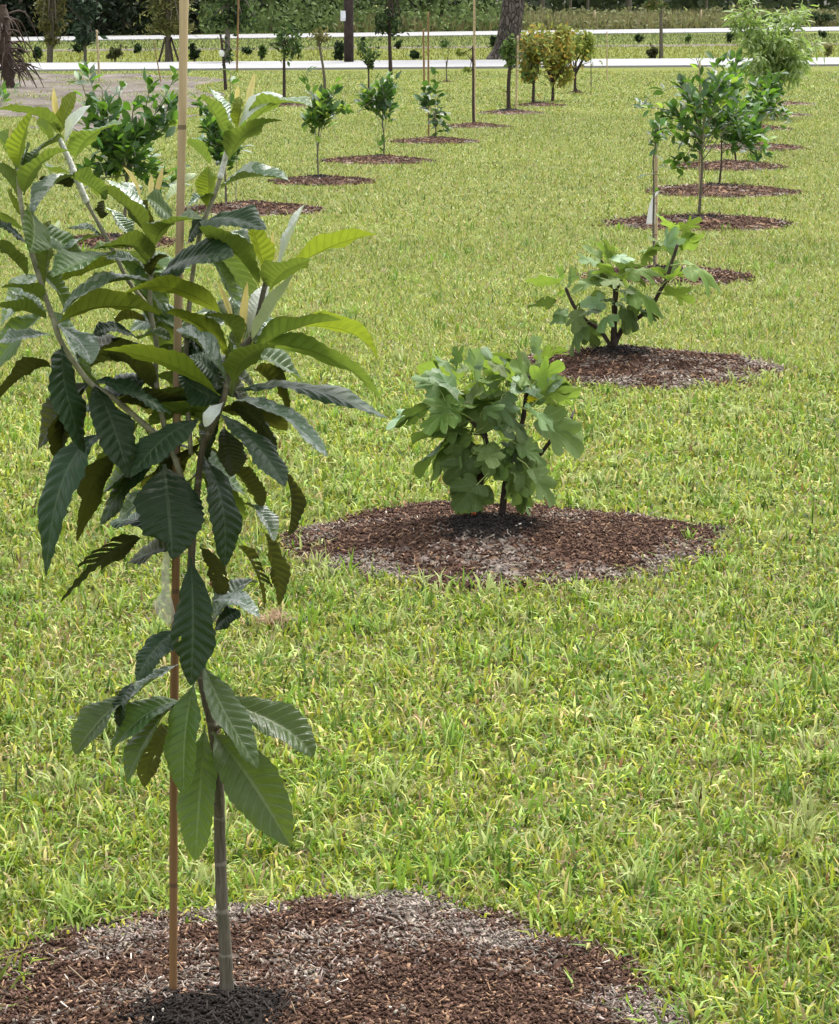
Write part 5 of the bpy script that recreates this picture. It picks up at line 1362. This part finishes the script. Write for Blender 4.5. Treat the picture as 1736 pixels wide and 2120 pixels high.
ribbon([atY(458, 104, ty - .05), atY(459, 110, ty - .06), atY(459, 117, ty - .05)], [.06, .10, .07], M['white_tag'], 'white tag on the dark twisting sapling', 'white_tag', cat='tag')
far_tree('sapling', (924, 171), [(924, 150), (923, 125)], [(922, 92, 12, 12, 1)], 40, .08, MG, 'tiny far sapling standing in the smallest dark patch', 'sapling', SG, 52, .016, 'bark', 2)

# island shrubs and trees
IS = 'shrubs on the grass strip between the roads'
def shrub(x, y, rx, ry, pal, label, seed, n=260, size=.12):
    far_tree('shrub', (x, y + ry), [(x, y + ry * .4)], [(x, y, rx, ry, 1)], n, size, pal, label, 'shrub', IS, seed, .03, 'bark_dark', 6, .5)
shrub(43, 106, 10, 12, DG, 'small dark shrub on the strip at far left, by the brown dead tree', 61)
shrub(76, 112, 13, 17, DG, 'dark shrub just left of the brown feathery conifer', 62)
shrub(163, 96, 15, 16, DG, 'dark shrub below the glossy dark-leaved tree', 63, 380)
shrub(238, 112, 20, 16, [(0.06, .08, .03), (.09, .09, .04)], 'wide open-branched shrub right of the short cane', 64, 260)
shrub(284, 100, 12, 11, DG, 'round small dark shrub left of the propped brown tree', 65)
shrub(402, 107, 14, 23, DG, 'tall dark shrub just right of the bamboo cane', 66, 380)
shrub(510, 105, 10, 9, DG, 'little round shrub right of the greenish cane', 67)
shrub(541, 107, 13, 20, MG, 'upright green shrub left of the slim grey-trunk tree', 68)
shrub(617, 103, 14, 20, MG, 'loose green shrub right of the slim grey-trunk tree', 69)
shrub(703, 105, 14, 24, DG, 'dark shrub touching the left side of the utility pole', 70, 360)
shrub(825, 92, 8, 10, DG, 'small dark shrub right of the tall dark trunk', 71)
shrub(859, 113, 12, 11, DG, 'round dark shrub left of the tall tagged cane', 72, 320)
shrub(920, 90, 9, 7, DG, 'tiny far shrub right of the tall tagged cane', 73)
shrub(1020, 88, 9, 18, DG, 'narrow dark shrub left of the thick pine trunk', 74, 320)
shrub(1028, 108, 12, 14, MG, 'leafy shrub at the foot of the thick pine trunk', 75)
shrub(1323, 80, 9, 11, DG, 'small shrub far up the strip, left of the lone thin tree', 76)
shrub(1353, 109, 13, 14, [(0.07, .07, .03), (.05, .06, .025)], 'brownish shrub at the foot of the lone thin tree', 77)
shrub(1424, 80, 6, 9, MG, 'tiny shrub right of the lone thin tree', 78)
shrub(1512, 76, 9, 14, DG, 'dark shrub half behind the feathery pale tree', 79)
shrub(1702, 70, 11, 11, DG, 'dark round shrub at the right edge near the far road', 80)
shrub(1712, 103, 13, 16, OLV, 'spindly shrub at the right edge by the near road', 81, 120)

far_tree('conifer', (103, 131), [(104, 90), (106, 40), (108, -40), (110, -150)], [(106, 55, 34, 30, 1), (108, 0, 36, 50, 2), (108, -90, 30, 70, 2), (104, 84, 26, 16, .5)], 4200, .16, OLV, 'feathery olive-brown conifer at the left on the strip', 'tree', None, 90, .09, 'bark', 6, .22)
far_tree('magnolia', (176, 131), [(176, 100), (172, 60), (172, -10)], [(170, 30, 42, 54, 3), (172, -50, 40, 60, 2), (178, 78, 24, 16, .6)], 1400, .20, [(0.035, .06, .035), (.05, .08, .045), (.09, .12, .085)], 'glossy dark broad-leaved tree right of the olive-brown conifer', 'tree', None, 91, .05, 'bark', 6, .45)
tb = far_tree('cypress', (348, 131), [(348, 80), (348, 30), (348, -60), (348, -160)], [(348, 50, 60, 30, 1.6), (350, 0, 55, 50, 2), (348, -90, 45, 70, 2)], 5200, .17, OLV + [(0.10, .12, .03)], 'broad olive tree held by slanting props, behind the bamboo cane', 'tree', None, 92, .09, 'bark', 8, .22)
ytb = ground(348, 131).y
for xa, xb in ((328, 342), (371, 354), (358, 350)):
    stem('prop', [atY(xa, 131, ytb - .3), atY((xa + xb) / 2, 105, ytb - .2), atY(xb, 78, ytb)], [.03, .03, .03], M['bark_dark'], tb, 6, 2)
far_tree('tree', (470, 133), [(471, 80), (472, 20), (473, -60)], [(466, 40, 42, 50, 1), (474, -30, 55, 55, 1.5), (505, 30, 34, 36, .8)], 1300, .14, DG + MG, 'slim grey-barked tree with thin dark crown, between shrubs and greenish cane', 'tree', None, 93, .085, 'bark', 6)
far_tree('tree', (1368, 123), [(1368, 70), (1367, 20), (1366, -60)], [(1350, 8, 34, 16, 1), (1366, -40, 50, 40, 2)], 600, .15, OLV + MG, 'lone thin tree with bare straight trunk on the strip, right half', 'tree', None, 94, .06, 'bark', 5)

# dead brown tree at left edge
M['frond'] = plain('dry_frond', (0.065, 0.045, 0.036), .9, .5, 20)
dg = ground(20, 182); Yd = dg.y
dead = empty('dead_palm', (dg.x, Yd, 0), 'dead brown palm-like tree with hanging dry fronds at the left edge', 'tree')
stem('trunk', [Vector((dg.x, Yd, -.03)), atY(16, 140, Yd), atY(8, 90, Yd), atY(4, 40, Yd), atY(2, 10, Yd)], [.10, .13, .15, .14, .10], M['frond'], dead, 9, 4, .2)
rnd = random.Random(4)
for i in range(80):
    t = rnd.random(); st = atY(16 - 14 * t, 150 - 120 * t, Yd); a = rnd.uniform(0, 6.28); ln = rnd.uniform(.3, .75)
    d = Vector((math.cos(a), math.sin(a), 0))
    e = st + d * ln * .6 + Vector((0, 0, rnd.uniform(-.5, .15) * ln))
    e2 = st + d * ln + Vector((0, 0, -rnd.uniform(.2, .9) * ln))
    V, F = tube(smooth_path([st, e, e2], [0] * 3, 4)[0], [.012, .016, .018, .018, .017, .014, .010, .006, .003], 5)
    link('frond', mesh('frond', V, F, M['frond']), dead)

# utility pole
M['pole'] = plain('tarred_pole', (0.035, 0.024, 0.02), .8, .5, 8, .3, .4)
M['box'] = plain('pale_metal', (0.72, 0.74, 0.76), .5, .08, 6)
M['steel'] = plain('grey_conduit', (0.12, 0.12, 0.13), .5, .2, 10)
pg = ground(722, 132); Yp = pg.y
pole = empty('utility_pole', (pg.x, Yp, 0), 'thick dark wooden utility pole with a white box on its side', 'utility pole')
V, F = tube([(pg.x, Yp, -.05), (pg.x, Yp, 1.0), (pg.x, Yp, 4), (pg.x + .02, Yp, 9)], [.125, .122, .115, .09], 14)
link('post', mesh('post', V, F, M['pole']), pole)
def box(name, c, sx, sy, sz, mat, parent, bev=.01):
    import bmesh
    bm = bmesh.new(); bmesh.ops.create_cube(bm, size=1)
    bmesh.ops.scale(bm, vec=(sx, sy, sz), verts=bm.verts)
    bmesh.ops.bevel(bm, geom=bm.edges[:], offset=bev, segments=2, affect='EDGES')
    me = bpy.data.meshes.new(name); bm.to_mesh(me); bm.free(); me.materials.append(mat)
    o = link(name, me, parent); o.location = c
    return o
bc = atY(711.5, 33, Yp - .02)
box('meter_box', bc, .17, .14, .26, M['box'], pole, .012)
box('meter_cover', bc + Vector((0, -.08, .0)), .10, .03, .14, M['box'], pole, .008)
V, F = tube([bc + Vector((.02, 0, -.12)), bc + Vector((.03, 0, -.6)), Vector((bc.x + .03, bc.y, -.02))], [.018, .018, .018], 8)
link('conduit', mesh('conduit', V, F, M['steel']), pole)

# thick pine trunk
def pine_bark():
    b = NB('plated_pine_bark'); g = b.coord()
    mp = b.n('ShaderNodeMapping'); mp.inputs['Scale'].default_value = (1, 1, .45); b.l(g, mp.inputs[0])
    vo = b.n('ShaderNodeTexVoronoi'); vo.inputs['Scale'].default_value = 11; b.l(mp.outputs[0], vo.inputs['Vector'])
    vo2 = b.n('ShaderNodeTexVoronoi'); vo2.feature = 'DISTANCE_TO_EDGE'; vo2.inputs['Scale'].default_value = 11; b.l(mp.outputs[0], vo2.inputs['Vector'])
    sp = b.n('ShaderNodeSeparateColor'); b.l(vo.outputs['Color'], sp.inputs[0])
    c = b.ramp(sp.outputs[0], [(0, (0.06, 0.05, 0.045)), (1, (0.15, 0.13, 0.118))])
    e = b.math('LESS_THAN', vo2.outputs[0], .07)
    c = b.mix(e, c, (0.035, 0.028, 0.025))
    return b.done(b.bsdf(c, .95, .1, b.bump(b.math('MINIMUM', vo2.outputs[0], .25), 1.0, .08)))
M['pine_bark'] = pine_bark()
pg = ground(1047, 124); Yn = pg.y
pine = empty('pine_tree', (pg.x, Yn, 0), 'thick grey plated pine trunk in the middle, crown out of view', 'tree')
def pine_trunk():
    V, F = [], []
    prof = [(-.1, .66, 0), (.1, .50, 0.0), (.3, .38, .02), (.6, .325, .06), (1.0, .31, .12), (1.6, .30, .2), (3, .29, .35), (6, .27, .6), (11, .22, .9), (15, .12, 1.1)]
    n = 28
    for z, r, dx in prof:
        for k in range(n):
            a = 2 * math.pi * k / n
            rr = r * (1 + .08 * math.sin(a * 5 + 1) * (1 if z < .5 else .3) + random.uniform(-.02, .02))
            V.append((pg.x + dx + rr * math.cos(a), Yn + rr * math.sin(a), z))
    for i in range(len(prof) - 1):
        for k in range(n):
            k2 = (k + 1) % n; F.append((i * n + k, i * n + k2, (i + 1) * n + k2, (i + 1) * n + k))
    return mesh('trunk', V, F, M['pine_bark'])
link('trunk', pine_trunk(), pine)
ps = []
for i in range(9):
    a = i * 2.4; c = Vector((pg.x + 1 + 2 * math.cos(a), Yn + 2 * math.sin(a), 10 + i * .7))
    stem('branch', [Vector((pg.x + .9, Yn, c.z - .8)), c], [.08, .03], M['bark'], pine, 6, 3)
    ps.append(cloud(c, (1.6, 1.6, .9), 500, .35, MG, 400 + i, asp=.15))
V, F, C = join(ps); cr = link('crown', fast_mesh('crown', V - np.array(pine.location), F, M['leafcloud'], C), pine); cr.matrix_parent_inverse = Matrix.Identity(4); tag(cr, kind='stuff')

# ------------------------------------------------------------------ forest beyond the far road
def edge_y(X): return ext_line(*R2f, X)
rg = np.random.default_rng(99)
def zone_px(x, Y): return CX + x / (Y / math.cos(TH) * 1.0) * FP      # rough picture column
ps = []
# front brush: a band of bushes; left part, its shade painted in, hangs right to the road, middle green, right low
n = 26000
X = (rg.random(n) * 2 - 1) * 34; dpt = rg.random(n) ** 1.3 * 14 + .6
Y = np.array([edge_y(a) for a in (0, 1)]); Y = Y[0] + (Y[1] - Y[0]) * X + dpt
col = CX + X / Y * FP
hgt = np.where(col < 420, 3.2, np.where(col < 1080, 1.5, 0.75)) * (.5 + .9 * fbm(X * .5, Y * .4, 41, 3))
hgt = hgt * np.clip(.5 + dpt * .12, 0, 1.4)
Z = rg.random(n) * hgt + .05
keep = ~((col > 1080) & (rg.random(n) > .5))
X, Y, Z, col = X[keep], Y[keep], Z[keep], col[keep]
p = np.stack([X, Y, Z], 1)
V, F, C = quads(p, .30, MG + DG, rg, .5)
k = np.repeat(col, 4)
tone = np.where(k[:, None] < 420, np.array((.011, .019, .008)), np.where(k[:, None] < 1080, np.array((.105, .15, .05)), np.array((.16, .17, .075))))  # left tone: shade under the trees painted as near-black leaf colour
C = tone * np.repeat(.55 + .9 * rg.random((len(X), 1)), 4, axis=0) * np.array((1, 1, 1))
ps.append((V, F, C))
V, F, C = join(ps)
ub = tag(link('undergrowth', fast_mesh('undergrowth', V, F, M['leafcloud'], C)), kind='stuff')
# the wood behind as one mass
n = 42000
X = (rg.random(n) * 2 - 1) * 60; dpt = 8 + rg.random(n) * 34
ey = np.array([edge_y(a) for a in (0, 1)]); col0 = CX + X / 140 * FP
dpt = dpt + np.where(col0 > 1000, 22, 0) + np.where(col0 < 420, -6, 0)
Y = ey[0] + (ey[1] - ey[0]) * X + dpt
Z = rg.random(n) ** 1.2 * 14
keep = fbm(X * .35, Z * .5 + Y * .2, 17, 3) > .40
p = np.stack([X, Y, Z], 1)[keep]
V, F, C = quads(p, 1.0, [(.05, .075, .035), (.07, .10, .045), (.09, .12, .055)], rg, .6)
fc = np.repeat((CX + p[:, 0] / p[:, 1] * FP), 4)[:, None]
C = C * np.where(fc < 430, .13, np.where(fc < 1000, .42, .75))  # left end darkened most: the wood's inner shade painted into its colour
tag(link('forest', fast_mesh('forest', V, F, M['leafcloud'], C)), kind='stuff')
# tall meadow grass before the right part of the wood
n = 42000
X = -4 + rg.random(n) * 50; dpt = .8 + rg.random(n) * 24
Y = ey[0] + (ey[1] - ey[0]) * X + dpt
c = np.array([(.19, .19, .07), (.26, .23, .115), (.14, .165, .055), (.23, .185, .11)])[rg.integers(0, 4, n)] * (.7 + .6 * rg.random((n, 1)))
st = rng; 
V, F, C = blades_mesh(X, Y, (.45 + .6 * rg.random(n)) * (.6 + .8 * fbm(X * .4, Y * .3, 5, 3)), .05 + .05 * rg.random(n), np.clip(rg.normal(.3, .2, n), 0, .8), 0, 0, c)
tag(link('meadow_grass', fast_mesh('meadow_grass', V, F, M['blade'], C)), kind='stuff')
# single forest trees whose trunks can be told apart
FT = [(40, 'M'), (128, 'L'), (262, 'L'), (420, 'S'), (560, 'S'), (640, 'S'), (860, 'L'), (905, 'S'), (1120, 'L'), (1180, 'S'), (1215, 'S'), (1300, 'L'), (1460, 'S'), (1560, 'L')]
FL = ['dark forest trunk at the far left edge', 'forest trunk behind the olive-brown conifer', 'broad forest trunk in the dark gap behind the short cane', 'thin forest trunk just right of the bamboo cane', 'thin pale forest trunk left of the slim grey-trunk tree', 'slender forest trunk left of the utility pole',
      'forest trunk behind the round dark shrub', 'slender forest trunk behind the tall tagged cane', 'forest trunk just right of the thick pine', 'first slender forest trunk beyond the orange saplings', 'second slender forest trunk beyond the pale green sapling', 'forest trunk beyond the meadow, left of the lone thin tree', 'slender forest trunk beyond the meadow right of the lone thin tree', 'forest trunk behind the feathery pale tree']
for i, ((x, kd), lab) in enumerate(zip(FT, FL)):
    yb = 79.5 + (57 - 79.5) * x / 1736 - (9 if x > 1000 else 4) - random.uniform(0, 3)
    g = ground(x, yb); r = {'L': .22, 'M': .18, 'S': .10}[kd]
    root = empty('forest_tree', (g.x, g.y, 0), lab, 'tree', 'trees at the edge of the wood')
    V, F = tube([(g.x, g.y, -.1), (g.x, g.y, .4), (g.x + random.uniform(-.1, .1), g.y, 4), (g.x + random.uniform(-.4, .4), g.y, 12)], [r * 1.3, r, r * .9, r * .5], 10)
    link('trunk', mesh('trunk', V, F, M['bark']), root)
    ps = [cloud((g.x + random.uniform(-1, 1), g.y + random.uniform(-1, 1), 8 + 2 * q), (2.4, 2.4, 1.8), 260, .6, MG + DG, 700 + i * 5 + q) for q in range(4)]
    V, F, C = join(ps); cr = link('crown', fast_mesh('crown', V - np.array(root.location), F, M['leafcloud'], C), root)
    cr.matrix_parent_inverse = Matrix.Identity(4); tag(cr, kind='stuff')
# white-topped weeds in the brush and sandy heaps in the meadow
FB = 'pale bushes in the brush beyond the far road'
for i, (x, y, rx, ry, pal, lab) in enumerate([
  (835, 48, 14, 8, [(.42, .44, .24), (.3, .34, .14)], 'pale flowering weed behind the utility pole, right side'), (870, 54, 12, 7, [(.36, .40, .2), (.26, .3, .12)], 'pale weed right of the flowering one behind the pole'),
  (943, 45, 15, 12, [(.34, .38, .10), (.28, .33, .09)], 'yellow-green bush beyond the far road near the very tall cane'), (1160, 35, 24, 14, [(.15, .2, .06), (.2, .25, .08)], 'light green bush beyond the meadow edge right of the pine'),
  (1265, 30, 30, 10, [(.16, .17, .07), (.22, .22, .1)], 'low olive bush in the meadow left of the lone thin tree'), (1600, 40, 30, 20, MG, 'green bush in the wood edge behind the feathery tree'), (1700, 38, 34, 16, DG, 'dark bush at the right edge beyond the far road')]):
    far_tree('wild_bush', (x, y + ry + 3), [(x, y + ry * .5)], [(x, y, rx, ry, 1)], 500, .2, pal, lab, 'bush', FB, 800 + i, .03, 'bark_dark', 4)
for (xx, lab) in ((1230, 'left pale marker post beyond the far road in the meadow'), (1450, 'right pale marker post beyond the far road in the meadow')):
    yb = 79.5 + (57 - 79.5) * xx / 1736 - 1.2; g = ground(xx, yb)
    V, F = tube([(0, 0, -.05), (0, 0, .6), (0, 0, 1.05)], [.05, .05, .045], 8)
    o = link('marker_post', mesh('marker_post', V, F, M['bamboo'])); o.location = (g.x, g.y, 0); tag(o, lab, 'post', 'pale posts in the meadow')
M['sandheap'] = plain('pale_sand', (0.42, 0.37, 0.30), .95, .25, 3, .1, .5)
for (xx, yy, rw, hh, lab) in ((1310, 33, 2.6, .5, 'pale sand heap in the meadow left of the lone thin tree'), (1665, 30, 2.2, .9, 'pale sand heap at the wood edge, right of the feathery tree')):
    g = ground(xx, 46); V, F = [], []
    for i in range(9):
        for k in range(28):
            a = 2 * math.pi * k / 28; q = i / 8
            rr = rw * q * (1 + .25 * math.sin(a * 3 + xx))
            V.append((rr * math.cos(a), rr * .5 * math.sin(a), hh * (1 - q * q) * (1 + .2 * math.sin(a * 5 + q * 6)) + CAMH - (yy / FP * g.y) - hh - .02 if False else hh * (1 - q * q) * (1 + .2 * math.sin(a * 5 + q * 6)) - .01))
    for i in range(8):
        for k in range(28):
            F.append((i * 28 + k, i * 28 + (k + 1) % 28, (i + 1) * 28 + (k + 1) % 28, (i + 1) * 28 + k))
    o = link('sand_heap', mesh('sand_heap', V, F, M['sandheap'])); o.location = (g.x, g.y, 0); tag(o, lab, 'sand heap')

# ------------------------------------------------------------------ small litter
g = ground(567, 1300); n = 90
rg = np.random.default_rng(3)
x = rg.normal(0, .018, n); y = rg.normal(0, .025, n)
cols = np.array((.42, .29, .19)) * (.6 + .6 * rg.random((n, 1)))
V, F, C = blades_mesh(x, y, .03 + .035 * rg.random(n), np.full(n, .003), np.clip(rg.normal(.9, .4, n), 0, 1.5), 1, .012, cols)
o = link('dead_grass_tuft', fast_mesh('dead_grass_tuft', V, F, M['blade'], C)); o.location = g; tag(o, 'small tan tuft of dead grass on the lawn right of the loquat trunk', 'grass tuft')
